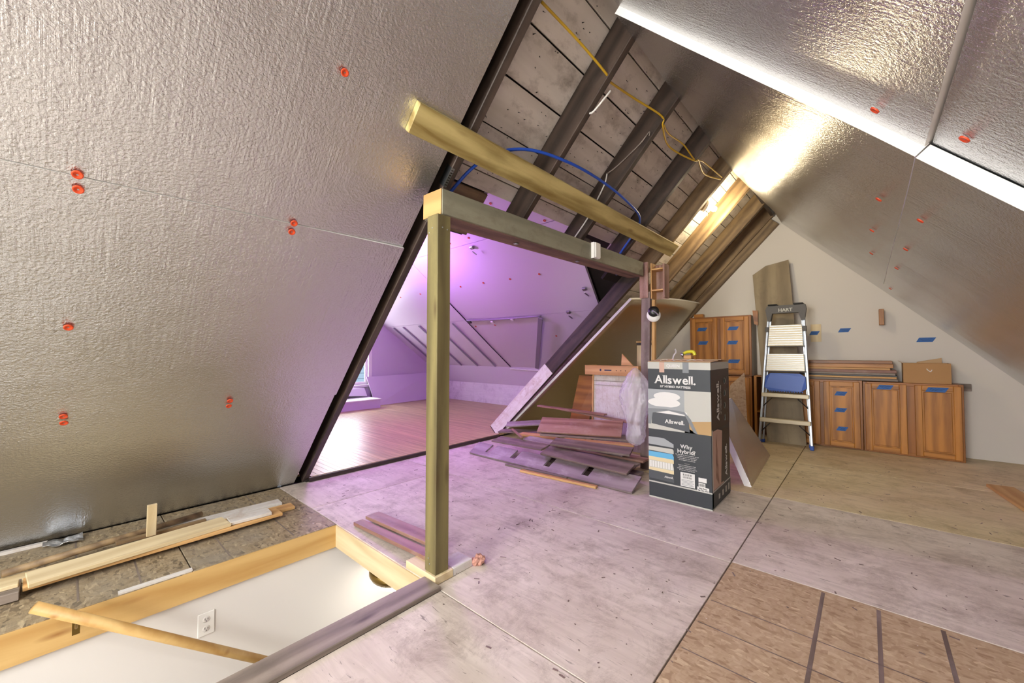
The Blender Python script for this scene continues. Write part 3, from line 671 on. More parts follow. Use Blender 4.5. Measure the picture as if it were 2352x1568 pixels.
# second post under the far end of the header, with nailed boards
p2 = empty('far_post', (-1.6, 3.73, 0), label='dark narrow post under the far end of the header, above the plank pile', cat='post')
slab('timber', frame((-1.655, 3.70, 0.0), (0.02, 0, 1), (1, 0, 0)), 1.70, 0.085, 0.04, 'oldplank', p2, 0.002)
slab('top_board', frame((-1.635, 3.69, 1.64), (0.0, 0, 1), (1, 0, 0)), 0.345, 0.082, 0.022, 'cherry', p2, 0.002)
slab('edge_batten', frame((-1.548, 3.72, 0.4), (0.015, 0, 1), (1, 0, 0)), 1.22, 0.03, 0.04, 'pine_edge', p2, 0.002)
sh = empty('little_shelf', (-1.46, 3.74, 1.63), label='small reddish shelf box with scalloped top hung on the far post', cat='shelf')
box('side', (-1.412, -1.397), (3.70, 3.82), (1.63, 1.95), 'cherry', sh, 0.002, along='z'); box('side', (-1.530, -1.519), (3.70, 3.82), (1.63, 1.97), 'pine_edge', sh, 0.002, along='z')
for z in (1.70, 1.90): box('shelf_board', (-1.519, -1.412), (3.70, 3.82), (z, z + 0.014), 'pine_edge', sh, 0.002)
box('back', (-1.519, -1.412), (3.815, 3.823), (1.63, 1.94), 'cherry', sh, along='z')
for i in range(4): lathe('scallop', [(0.0, 0.0), (0.017, 0.0), (0.017, 0.012), (0.0, 0.012)], 'cherry', sh, zframe((-1.505 + 0.03 * i, 3.80, 1.945), (0, -1, 0)), 12)
rl = empty('tape_reel', (-1.47, 3.69, 1.5), label='black and white reel hanging on the far post below the little shelf', cat='reel')
mwr = zframe((-1.492, 3.672, 1.50), (0.35, -1, 0.1))
lathe('tape', [(0.02, 0.0), (0.062, 0.0), (0.062, 0.022), (0.02, 0.022)], 'white', rl, zframe((-1.50, 3.688, 1.465), (0.45, -1, 0.1)))
lathe('cover', [(0.0, 0.0), (0.05, 0.0), (0.05, 0.02), (0.018, 0.03), (0.0, 0.03)], 'black', rl, mwr)
lathe('hub', [(0.0, 0.0), (0.014, 0.0), (0.012, 0.012), (0.0, 0.014)], 'steel', rl, zframe((-1.482, 3.644, 1.503), (0.35, -1, 0.1)), 12)
tube('crank', [(-1.47, 3.637, 1.50), (-1.44, 3.632, 1.47), (-1.43, 3.622, 1.46)], 0.006, 'steel', rl)

# pipes and cables under the roof boards
tube('blue_water_pipe', [(-1.80, 1.45, 2.03), (-1.666, 1.52, 2.174), (-1.566, 1.63, 2.275), (-1.487, 1.85, 2.346), (-1.42, 2.2, 2.36), (-1.41, 2.62, 2.36), (-1.42, 3.0, 2.335), (-1.46, 3.3, 2.315), (-1.54, 3.47, 2.277), (-1.64, 3.49, 2.172), (-1.765, 3.50, 2.02), (-1.78, 3.50, 1.86)], 0.0095, 'pex', seg=10,
     label='blue plastic water pipe arching through the rafters', cat='pipe')
tube('white_cable', [PL(3.72, 2.13, 0.02), PL(3.66, 2.10, 0.035), PL(3.58, 2.095, 0.02), PL(3.56, 2.10, -0.01)], 0.006, 'cablewhite', label='short loop of white cable on the rafter near the ridge foil', cat='cable')
tube('white_cable', [PL(3.34, 2.785, -0.14), PL(3.27, 2.78, -0.10), PL(3.12, 2.78, -0.07), PL(2.98, 2.78, -0.05), PL(2.80, 2.78, -0.05)], 0.006, 'cablewhite', label='white cable clipped along the side of the middle dark rafter', cat='cable')
tube('dark_cable', [PL(3.34, 2.784, -0.14), PL(3.42, 2.782, -0.10), PL(3.62, 2.78, -0.04), PL(3.72, 2.78, -0.03), PL(3.70, 2.78, -0.01)], 0.005, 'greyboard', label='grey cable curving over the middle dark rafter near the ridge', cat='cable')
yc = empty('yellow_cables', PL(3.86, 3.0, 0), label='pair of yellow cables strung along the ridge through the rafters', cat='cable')
tube('cable', [PL(3.80, 1.50, -0.10), PL(3.79, 1.8, -0.05), PL(3.77, 2.07, -0.01), PL(3.76, 2.13, -0.03), PL(3.80, 2.45, -0.06), PL(3.84, 2.77, -0.012), PL(3.80, 2.84, 0.0), PL(3.75, 3.15, -0.045), PL(3.80, 3.54, -0.006), PL(3.83, 3.6, -0.01), PL(3.80, 3.95, -0.05), PL(3.86, 4.22, -0.01)], 0.007, 'yellow', yc)
tube('cable', [PL(3.81, 2.84, 0.0), PL(3.80, 3.0, -0.02), PL(3.83, 3.3, -0.04), PL(3.81, 3.55, -0.006), PL(3.86, 3.8, -0.06), PL(3.88, 4.22, -0.01)], 0.006, 'yellow', yc)
# round duct vent behind the header
vn = empty('round_vent', (-1.86, 2.95, 2.0), label='round dark vent with blades tucked behind the header beam', cat='vent')
mv = zframe((-1.86, 3.0, 2.03), (1, -0.9, -0.5))
lathe('rim', [(0.09, 0.0), (0.105, 0.0), (0.105, 0.03), (0.09, 0.03), (0.09, 0.0)], 'greyboard', vn, mv)
lathe('hub', [(0.0, 0.0), (0.022, 0.0), (0.022, 0.02), (0.0, 0.02)], 'black', vn, mv, 12)
for i in range(6):
    a = i * math.pi / 3
    slab('blade', mv @ Matrix.Rotation(a, 4, 'Z') @ Matrix.Translation((0.02, -0.012, 0.008)), 0.07, 0.024, 0.003, 'greyboard', vn)

# bare bulb between the far rafters
fx = empty('bulb_fixture', (-1.27, 4.62, 2.76), label='bare lit bulb in a porcelain holder between the far rafters', cat='lamp')
FB = V((-1.285, 4.64, 2.713)); FD = V((0.079, 0.081, -0.031)).normalized()
slab('mount', frame(FB - NL * 0.045 - V((0, 0.06, 0)) - EL * 0.06, (0, 1, 0), EL), 0.12, 0.12, 0.03, 'pine_pale', fx)
lathe('plate', [(0.0, -0.02), (0.058, -0.02), (0.062, -0.008), (0.05, 0.004), (0.03, 0.012), (0.03, 0.03), (0.0, 0.03)], 'white', fx, zframe(FB, FD))
lathe('bulb', [(0.0, 0.0), (0.014, 0.0), (0.018, 0.02), (0.03, 0.05), (0.031, 0.065), (0.022, 0.085), (0.0, 0.094)], 'bulbglass', fx, zframe(FB + FD * 0.03, FD))
tube('pull_cord', [FB + FD * 0.02 + V((0.0, -0.03, 0)), FB + FD * 0.02 + V((0.0, -0.03, -0.11))], 0.003, 'cablewhite', fx)
lamp('bulb_glow', 'POINT', FB + FD * 0.17 + NL * 0.11, 17, (1.0, 0.83, 0.54), 0.05)
# an assumed second bare bulb near the ridge, unseen behind the viewer, fixture invented
assumed_bulb = empty('bulb_fixture', (-1.2, -1.35, 2.55), label='assumed bare lit bulb hanging on its cord, unseen behind the viewer', cat='lamp')
lathe('holder', [(0.0, 0.05), (0.016, 0.045), (0.018, 0.0), (0.0, 0.0)], 'white', assumed_bulb, Matrix.Translation((-1.25, -1.35, 2.40)))
tube('cord', [(-1.25, -1.35, 2.45), (-1.25, -1.35, 2.6)], 0.004, 'cablewhite', assumed_bulb)
lathe('bulb', [(0.0, 0.0), (0.022, -0.01), (0.035, -0.04), (0.03, -0.065), (0.0, -0.08)], 'bulbglass', assumed_bulb, Matrix.Translation((-1.25, -1.35, 2.40)))
lamp('bulb_glow', 'POINT', (-1.25, -1.35, 2.26), 60, (1.0, 0.95, 0.88), 0.06)  # white light given to the assumed bulb behind the viewer

# ------------------------------------------------------------------ stairwell fittings
hr = empty('handrail', (-2.52, 0.3, -0.2), label='round pine handrail rising out of the stairwell', cat='handrail')
HA, HB = V((-2.53, -0.075, 0.105)), V((-2.53, 0.95, -0.74))
tube('rail', [HA, HA.lerp(HB, 0.5), HB], 0.0215, 'pine', hr, seg=18, sub=1)
br = slab('bracket', frame((-2.619, 0.03, -0.11), (0, 0, 1), (0, 1, 0)), 0.075, 0.028, 0.005, 'brass', hr, 0.003)
tube('bracket_arm', [(-2.618, 0.044, -0.06), (-2.57, 0.044, -0.055), (-2.54, 0.044, -0.02)], 0.006, 'brass', hr)
ol = empty('wall_outlet', (-2.638, 0.51, -0.30), label='white double outlet on the stairwell wall', cat='outlet')
XO = HX0 - 0.02
box('cover_plate', (XO, XO + 0.006), (0.476, 0.548), (-0.362, -0.245), 'white', ol, 0.002, along='z')
for z in (-0.280, -0.328):
    lathe('socket', [(0.0, 0.0015), (0.015, 0.0015), (0.017, 0.0)], 'wall2', ol, zframe((XO + 0.006, 0.512, z), (1, 0, 0)), 16)
    for dy in (-0.006, 0.006): box('slot', (XO + 0.0065, XO + 0.0085), (0.511 + dy, 0.513 + dy), (z - 0.002, z + 0.008), 'black', ol)
    box('slot', (XO + 0.0065, XO + 0.0085), (0.510, 0.514), (z - 0.010, z - 0.006), 'black', ol)
hl = empty('hall_light', (-2.4, 1.5, -0.2), label='round brass ceiling light seen through the stair opening', cat='lamp')
mh = zframe((-2.40, 1.50, -0.32), (0, 0, -1))
tube('stem', [(-2.40, 1.50, -0.15), (-2.40, 1.50, -0.33)], 0.012, 'brass', hl)
lathe('pan', [(0.0, 0.0), (0.15, 0.004), (0.158, 0.02)], 'treated', hl, mh, 32)
lathe('brass_ring', [(0.155, -0.012), (0.17, -0.012), (0.172, 0.02), (0.155, 0.05), (0.145, 0.05)], 'brass', hl, mh, 32)
lathe('glass_shade', [(0.148, 0.045), (0.14, 0.08), (0.09, 0.11), (0.0, 0.12)], 'shade', hl, mh, 32)
lamp('hall_glow', 'POINT', (-2.15, 1.55, -0.62), 3, (1.0, 0.95, 0.88), 0.1)
lamp('hall_glow', 'POINT', (-1.85, -0.6, -1.2), 9, (1.0, 0.96, 0.9), 0.15)  # added fill without a fixture, evens the light in the stairwell

# ------------------------------------------------------------------ loose boards on the floor
GB = 'offcuts lying along the foil on the old osb'
def lb(name, A, B, C, th, mat, label, group=None, cat='board', bevel=0.002): return board4(name, A, B, C, th, mat, None, bevel, label=label, cat=cat, group=group)
lb('pine_board', (-3.065, -0.12, 0.066), (-3.144, 0.683, 0.066), (-2.90, -0.111, 0.066), 0.02, 'pine_pale', 'long pale pine board on top of the offcuts beside the foil', GB)
lb('pine_board', (-2.936, -0.122, 0.045), (-2.975, 0.99, 0.045), (-3.06, -0.118, 0.045), 0.02, 'pine_edge', 'orange pine board lowest in the offcuts, nearest the stair trim', GB)
lb('white_board', (-3.10, 0.70, 0.067), (-3.09, 0.93, 0.067), (-2.99, 0.69, 0.067), 0.02, 'dirtywhite', 'short board with chipped white paint on the offcut heap', GB)
lb('pine_board', (-3.235, 0.30, 0.022), (-3.195, 1.115, 0.022), (-3.135, 0.30, 0.022), 0.02, 'pine_edge', 'tan pine board whose end reaches furthest toward the violet light', GB)
lb('pine_board', (-3.37, 0.40, 0.021), (-3.35, 1.08, 0.021), (-3.27, 0.40, 0.021), 0.019, 'dirtywhite', 'pale washed board with nail holes along the foil side of the offcuts', GB)
tube('wood_pole', [(-3.20, -0.20, 0.043), (-3.28, 0.30, 0.05), (-3.37, 0.62, 0.042)], 0.018, 'rafter_raw', seg=10, sub=1, label='round brown weathered pole lying on the offcuts', cat='pole', group=GB)
lb('moulding', (-3.245, 0.20, 0.05), (-3.26, 0.62, 0.045), (-3.215, 0.20, 0.05), 0.02, 'rafter_raw', 'short brown moulding strip beside the weathered pole', GB, 'moulding')
lb('pine_board', (-3.20, -0.30, 0.022), (-3.215, 0.25, 0.022), (-3.11, -0.30, 0.022), 0.02, 'pine_pale', 'pale pine board end showing under the weathered pole', GB)
slab('stake', frame((-3.175, 0.325, 0.047), (0.13, 0, 1), (0, 1, 0)), 0.19, 0.044, 0.018, 'pine_pale', None, 0.002, label='short pine stake standing upright among the offcuts', cat='stake')
lb('grey_board', (-3.06, -0.45, 0.045), (-3.06, -0.130, 0.045), (-2.905, -0.45, 0.045), 0.04, 'greyboard', 'thick grey board end at the lower left of the offcuts', GB)
lb('pine_board', (-3.01, -0.40, 0.064), (-3.01, -0.135, 0.064), (-2.955, -0.40, 0.064), 0.018, 'pine_pale', 'small pale strip resting on the thick grey board', GB)
# crumpled foil scrap at the foot of the slope
vs, fs = [], []
for j in range(5):
    for i in range(9): vs.append((-3.64 + 0.12 * j / 4 * (1 if i > 1 else 0.6), -0.08 + 0.16 * i / 8, 0.008 + 0.016 * random.random()))
for j in range(4):
    for i in range(8): a = j * 9 + i; fs.append((a, a + 1, a + 10, a + 9))
o = mesh_obj('foil_scrap', vs, fs, 'foil', label='crumpled white foil scrap at the foot of the slope', cat='scrap'); sm = o.modifiers.new('thick', 'SOLIDIFY'); sm.thickness = 0.003
box('foam_strip', (-3.655, -3.62), (-0.9, -0.06), (0.0, 0.018), 'dirtywhite', None, 0.002, label='pale foam strip along the foot of the foil slope', cat='strip', along='y')
# two reddish boards by the post
lb('red_board', (-2.51, 1.255, 0.026), (-1.735, 1.262, 0.062), (-2.52, 1.32, 0.026), 0.022, 'cherry', 'reddish board nearest the stair opening beside the post', 'red boards by the post')
lb('red_board', (-2.50, 1.332, 0.045), (-1.80, 1.340, 0.078), (-2.52, 1.43, 0.045), 0.02, 'cherry', 'reddish board lying further from the stair opening beside the post', 'red boards by the post')
# board at the right edge
lb('pine_board', (0.711, 5.075, 0.026), (0.95, 3.2, 0.026), (0.86, 5.09, 0.026), 0.024, 'pine_edge', 'single tan board lying on the floor at the right edge', None)
# pink insulation tuft by the sill
vs, fs = [], []; bmt = bmesh.new(); bmesh.ops.create_icosphere(bmt, subdivisions=3, radius=1.0)
for v in bmt.verts:
    n_ = 1 + 0.5 * noise.noise(v.co * 2.3); v.co = V((v.co.x * 0.030 * n_, v.co.y * 0.035 * n_, max(-0.0, v.co.z * 0.03 * n_ + 0.02)))
me = bpy.data.meshes.new('insulation_tuft'); bmt.to_mesh(me); bmt.free(); me.materials.append(M['insul']); o = bpy.data.objects.new('insulation_tuft', me)
finish(o, None, 'pink tuft of insulation beside the post plate', 'insulation'); o.location = (-1.565, 1.475, 0.0)

# ------------------------------------------------------------------ pile of old planks
GP = 'old planks in the pile below the opening'
def pl(A, B, C, th, mat, label): return board4('old_plank', A, B, C, th, mat, None, 0.002, label=label, cat='plank', group=GP)
# notched front plank leaning on the pile
NA, NB_, NC = V((-3.30, 2.985, 0.004)), V((-1.405, 2.985, 0.004)), V((-3.36, 3.16, 0.085))
ex = (NB_ - NA).normalized(); wv = NC - NA; wv = wv - ex * wv.dot(ex)
outline = [(0.0, 0.0), (1.895, 0.0), (1.90, 0.175)]
for u in (1.40, 0.98, 0.55, 0.19):
    outline += [(u + 0.075, 0.175), (u + 0.07, 0.055), (u, 0.055), (u + 0.005, 0.175)]
outline += [(-0.03, 0.175)]
wn = wv.normalized()
prism('notched_plank', [NA + ex * a + wn * (b * wv.length / 0.175) for a, b in outline], ex.cross(wn) * 0.018 * (1 if ex.cross(wn).z > 0 else -1), 'paintplank', None, label='long notched plank with dark slots at the front of the pile', cat='plank', group=GP)
pl((-2.40, 3.09, 0.14), (-1.50, 3.09, 0.12), (-2.46, 3.25, 0.185), 0.02, 'oldplank', 'grey brown plank propped just behind the notched plank')
pl((-2.35, 3.18, 0.222), (-1.60, 3.36, 0.205), (-2.40, 3.34, 0.252), 0.02, 'oldplank', 'dark plank with a stepped end above the notched plank')
pl((-2.70, 3.42, 0.262), (-1.86, 3.72, 0.272), (-2.80, 3.60, 0.385), 0.02, 'cherry', 'broad rosy plank tilted up on top of the pile')
pl((-3.42, 3.70, 0.19), (-3.05, 3.93, 0.225), (-3.47, 3.82, 0.225), 0.018, 'paintplank', 'pale plank end pointing left near the trimmer foot')
pl((-3.10, 3.93, 0.455), (-2.15, 3.90, 0.445), (-3.09, 4.00, 0.455), 0.018, 'cherry', 'slim plank sticking out highest toward the left of the pile')
pl((-2.80, 4.02, 0.43), (-1.76, 3.92, 0.385), (-2.79, 4.09, 0.43), 0.02, 'cherry', 'red brown plank lying at the back top of the pile')
pl((-2.66, 3.42, 0.238), (-1.70, 3.78, 0.245), (-2.74, 3.60, 0.24), 0.02, 'oldplank', 'dark plank edge directly under the broad rosy plank')
pl((-3.09, 3.56, 0.16), (-2.62, 3.66, 0.165), (-3.12, 3.68, 0.16), 0.025, 'pine_edge', 'rough pale piece with a torn edge at the left of the pile')
pl((-3.58, 3.72, 0.10), (-2.95, 3.88, 0.14), (-3.62, 3.86, 0.11), 0.02, 'oldplank', 'dark plank under the pale end by the trimmer foot')
pl((-3.18, 3.20, 0.130), (-2.42, 3.13, 0.165), (-3.22, 3.35, 0.155), 0.018, 'oldplank', 'dark plank behind the left half of the notched plank')
pl((-2.80, 3.30, 0.185), (-2.42, 3.28, 0.19), (-2.82, 3.42, 0.20), 0.018, 'paintplank', 'short mauve plank behind the notched plank slots')
pl((-3.13, 3.48, 0.23), (-2.78, 3.25, 0.215), (-3.115, 3.50, 0.23), 0.016, 'cherry', 'narrow pink stick lying askew at the left of the pile')
pl((-2.45, 2.84, 0.022), (-1.68, 2.90, 0.022), (-2.46, 2.88, 0.022), 0.02, 'pine_edge', 'thin pale strip on the floor before the notched plank')
pl((-2.70, 2.905, 0.018), (-2.0, 2.945, 0.018), (-2.705, 2.94, 0.018), 0.016, 'greyboard', 'greenish grey strip half under the notched plank')
pl((-2.35, 3.40, 0.225), (-1.68, 3.62, 0.225), (-2.39, 3.50, 0.225), 0.014, 'pine_edge', 'small yellow strip between the dark planks')
rr = random.Random(3)
words = ['lowest', 'second', 'third', 'fourth', 'fifth', 'sixth', 'seventh', 'eighth']
for i in range(7):
    z = 0.022 + 0.024 * i; y0 = 3.30 + rr.uniform(-0.03, 0.08) + 0.02 * i; x1 = -1.62 + rr.uniform(-0.12, 0.12); x0 = -2.5 + rr.uniform(-0.1, 0.1)
    pl((x0, y0, z), (x1, y0 + rr.uniform(-0.05, 0.03), z), (x0 + 0.02, y0 + rr.uniform(0.12, 0.16), z), 0.02, rr.choice(['oldplank', 'cherry', 'greyboard', 'paintplank', 'oldplank']), 'flat lying %s plank from the floor inside the pile, end showing by the tall box' % words[i])

# things stored behind the pile
wpn = empty('cabinet_back', (-2.2, 4.22, 0.0), label='dirty white cabinet back panel standing behind the planks', cat='panel')
slab('face', frame((-2.45, 4.18, 0.02), (0, 0.05, 1), (1, 0, 0)), 0.83, 0.60, 0.016, 'dirtywhite', wpn)
for x in (-2.468,): slab('edge', frame((x, 4.165, 0.02), (0, 0.05, 1), (1, 0, 0)), 0.83, 0.018, 0.035, 'pine_edge', wpn)
for z in (0.73, 0.78): slab('rail', frame((-2.45, 4.172 + 0.05 * z, z), (1, 0, 0), (0, 0.05, 1)), 0.60, 0.004, 0.004, 'greyboard', wpn)
db = empty('drawer_box', (-2.2, 4.25, 0.85), label='light wooden drawer box lying on top of the white panel', cat='drawer')
box('front', (-2.53, -1.86), (4.14, 4.156), (0.853, 0.965), 'pine_edge', db, 0.002); box('end', (-2.53, -2.514), (4.156, 4.40), (0.853, 0.965), 'pine_edge', db, 0.002, along='y'); box('end', (-1.876, -1.86), (4.156, 4.40), (0.853, 0.965), 'pine_edge', db, 0.002, along='y'); box('bottom', (-2.514, -1.876), (4.156, 4.40), (0.855, 0.861), 'pine_pale', db)
box('printed_mark', (-2.33, -2.31), (4.1394, 4.1399), (0.90, 0.925), 'ink', db); box('printed_mark', (-2.27, -2.18), (4.1394, 4.1399), (0.905, 0.918), 'ink', db)
for i in range(3): lathe('peg_hole', [(0.0, 0.001), (0.006, 0.0)], 'rafter', db, zframe((-2.12 + 0.055 * i, 4.1395, 0.91), (0, -1, 0)), 10)
prism('brown_panel', [(-2.79, 4.10, 0.02), (-2.53, 4.14, 0.02), (-2.47, 4.30, 0.83), (-2.70, 4.28, 0.83)], (-0.01, 0.02, 0), 'oak_dark', None, label='brown wooden panel leaning left of the white panel', cat='panel')
prism('wood_triangle', [(-2.10, 4.22, 0.967), (-1.96, 4.22, 0.967), (-2.10, 4.24, 1.10)], (0, 0.02, 0), 'pine_edge', None, label='small triangular wood offcut standing on the drawer box', cat='offcut')
cbx = empty('tall_crate', (-1.93, 4.55, 0.0), label='narrow cream board with a dark band on top behind the far post', cat='board')
slab('board', frame((-2.06, 4.52, 0.0), (0.0, 0.03, 1), (1, 0, 0)), 1.20, 0.19, 0.03, 'pine_pale', cbx, 0.002); slab('band', frame((-2.065, 4.553, 1.2), (0.0, 0.03, 1), (1, 0, 0)), 0.03, 0.20, 0.034, 'rafter', cbx); slab('cap', frame((-2.07, 4.552, 1.231), (0.0, 0.03, 1), (1, 0, 0)), 0.015, 0.21, 0.038, 'pine_edge', cbx)
lathe('dark_helmet', [(0.0, 0.0), (0.10, 0.0), (0.10, 0.05), (0.08, 0.10), (0.04, 0.125), (0.0, 0.13)], 'black', None, Matrix.Translation((-1.74, 4.27, 0.862)), label='dark rounded lid standing in the drawer box beside the far post', cat='lid')
# translucent plastic bag
bmt = bmesh.new(); bmesh.ops.create_icosphere(bmt, subdivisions=5, radius=1.0)
for v in bmt.verts:
    d_ = v.co.copy(); n_ = 1 + 0.35 * noise.noise(d_ * 1.8 + V((3, 1, 2))) + 0.13 * abs(noise.noise(d_ * 5 + V((1, 7, 0)))) + 0.16 * abs(noise.noise(d_ * 9)) + 0.05 * noise.noise(d_ * 20)
    zz = d_.z; wdt = 0.105 * (1.0 + 0.25 * math.sin(zz * 4.2))
    v.co = V((d_.x * wdt * n_, d_.y * 0.13 * n_, zz * 0.36 * (0.9 + 0.1 * n_)))
me = bpy.data.meshes.new('plastic_bag'); bmt.to_mesh(me); bmt.free(); me.materials.append(M['film'])
for p in me.polygons: p.use_smooth = True
o = bpy.data.objects.new('plastic_bag', me); finish(o, None, 'crumpled translucent plastic bag beside the tall printed box', 'bag'); o.location = (-1.60, 3.50, 0.62)

# ------------------------------------------------------------------ tall printed mattress box
BX0, BX1, BY0, BY1, BZ = -1.290, -0.832, 3.045, 3.53, 1.045
mb = empty('mattress_box', ((BX0 + BX1) / 2, (BY0 + BY1) / 2, 0), label='tall charcoal printed mattress carton standing beside the plank pile', cat='box')
body = box('body', (BX0, BX1), (BY0, BY1), (0.001, BZ), 'boxdark', mb, 0.004, along='z')
W_ = BX1 - BX0; D_ = BY1 - BY0
_lay = [0]
def fpt(s, t, e): return V((BX0 + s * W_, BY0 - e, BZ * (1 - t)))
def spt(s, t, e): return V((BX1 + e, BY0 + s * D_, BZ * (1 - t)))
def pr_poly(P, pts, mat, lv=1, name='print'):
    e = 0.0006 + 0.0005 * lv; n = len(pts)
    vs = [P(a, b, e) for a, b in pts]
    return mesh_obj(name, vs, [tuple(range(n))], mat, mb)
def rect(P, s0, s1, t0, t1, mat, lv=1, name='print'): return pr_poly(P, [(s0, t1), (s1, t1), (s1, t0), (s0, t0)], mat, lv, name)
def blob(cx, cy, rx, ry, n=18, p=0.0): return [(cx + rx * math.cos(2 * math.pi * i / n) * (1 + p * math.sin(3 * i)), cy + ry * math.sin(2 * math.pi * i / n)) for i in range(n)]
F_ = fpt; S_ = spt
rect(F_, 0, 1, 0.0, 0.05, 'boxpale', 1); rect(F_, 0, 1, 0.20, 0.495, 'boxgrey', 1, 'photo_print')
rect(F_, 0.6, 1, 0.20, 0.42, 'boxpale', 2, 'photo_print'); pr_poly(F_, [(0.60, 0.42), (1, 0.40), (1, 0.495), (0.60, 0.495)], 'boxtan', 3, 'photo_print')
pr_poly(F_, [(0.0, 0.42), (0.62, 0.455), (0.80, 0.495), (0.0, 0.495)], 'boxpale', 3, 'photo_print')
pr_poly(F_, [(0.06, 0.455), (0.68, 0.49), (0.66, 0.375), (0.07, 0.365)], 'boxslate', 4, 'photo_print'); pr_poly(F_, [(0.08, 0.37), (0.65, 0.38), (0.64, 0.355), (0.45, 0.335), (0.1, 0.345)], 'boxwhite', 5, 'photo_print')
pr_poly(F_, [(0.0, 0.345), (0.3, 0.335), (0.6, 0.35), (0.7, 0.40), (0.8, 0.495), (0.74, 0.488), (0.64, 0.40), (0.6, 0.37), (0.35, 0.352), (0.08, 0.375), (0.05, 0.46), (0.0, 0.46)], 'boxmid', 6, 'photo_print')
pr_poly(F_, blob(0.27, 0.295, 0.27, 0.035, 18, 0.0)[::-1], 'boxwhite', 7, 'photo_print'); pr_poly(F_, blob(0.32, 0.25, 0.22, 0.032, 18, 0.0)[::-1], 'boxwhite', 8, 'photo_print')
pr_poly(F_, [(0.0, 0.345), (0.0, 0.325), (0.3, 0.325), (0.58, 0.33), (0.6, 0.35), (0.3, 0.34)][::-1], 'boxgrey', 9, 'photo_print')
# cut-away layers of the mattress
for (a, b, c, d_, mt, lv) in ((0.555, 0.61, 0.60, 0.565, 'boxgrey', 1), (0.625, 0.655, 0.645, 0.63, 'boxpale', 2), (0.662, 0.70, 0.69, 0.665, 'boxblue', 1), (0.70, 0.725, 0.71, 0.70, 'boxbeige', 2), (0.722, 0.785, 0.79, 0.73, 'boxpale', 1), (0.78, 0.80, 0.80, 0.785, 'boxbeige', 2), (0.80, 0.86, 0.86, 0.80, 'boxslate', 1)):
    pr_poly(F_, [(0.0, b), (0.42, b + 0.005), (0.42, b - 0.02), (0.26 if lv == 1 and a < 0.6 else 0.40, a), (0.0, a)], mt, lv, 'diagram')
for i in range(9): rect(F_, 0.02 + 0.044 * i, 0.05 + 0.044 * i, 0.73, 0.775, 'boxwhite', 4, 'diagram')
rect(F_, 0, 1, 0.878, 0.888, 'boxpale', 2); rect(F_, 0, 1, 0.99, 1.0, 'boxpale', 2)
rect(F_, 0.525, 0.745, 0.775, 0.872, 'boxwhite', 3, 'address_label'); rect(F_, 0.80, 0.92, 0.79, 0.82, 'boxwhite', 3, 'address_label'); rect(F_, 0.80, 0.90, 0.825, 0.853, 'boxwhite', 3, 'address_label'); rect(F_, 0.78, 0.955, 0.853, 0.884, 'boxwhite', 4, 'address_label')
for i in range(11):
    s0 = 0.565 + 0.013 * i; rect(F_, s0, s0 + 0.004 + 0.004 * (i % 3 == 0), 0.783, 0.797, 'black', 5, 'barcode'); rect(F_, s0, s0 + 0.004 + 0.003 * (i % 2), 0.802, 0.815, 'black', 5, 'barcode')
for i in range(5): rect(F_, 0.54, 0.73 - 0.02 * (i % 2), 0.825 + 0.009 * i, 0.828 + 0.009 * i, 'boxmid', 5, 'address_lines')
for i in range(9): rect(F_, 0.812 + 0.009 * i, 0.816 + 0.009 * i, 0.83, 0.849, 'black', 5, 'barcode')
for (s0, w_, t0) in ((0.20, 0.14, 0.0), (0.58, 0.16, 0.0)): rect(F_, s0, s0 + w_ * 0.6, t0, t0 + 0.075, 'boxpink' if s0 < 0.3 else 'boxmid', 3, 'packing_tape')
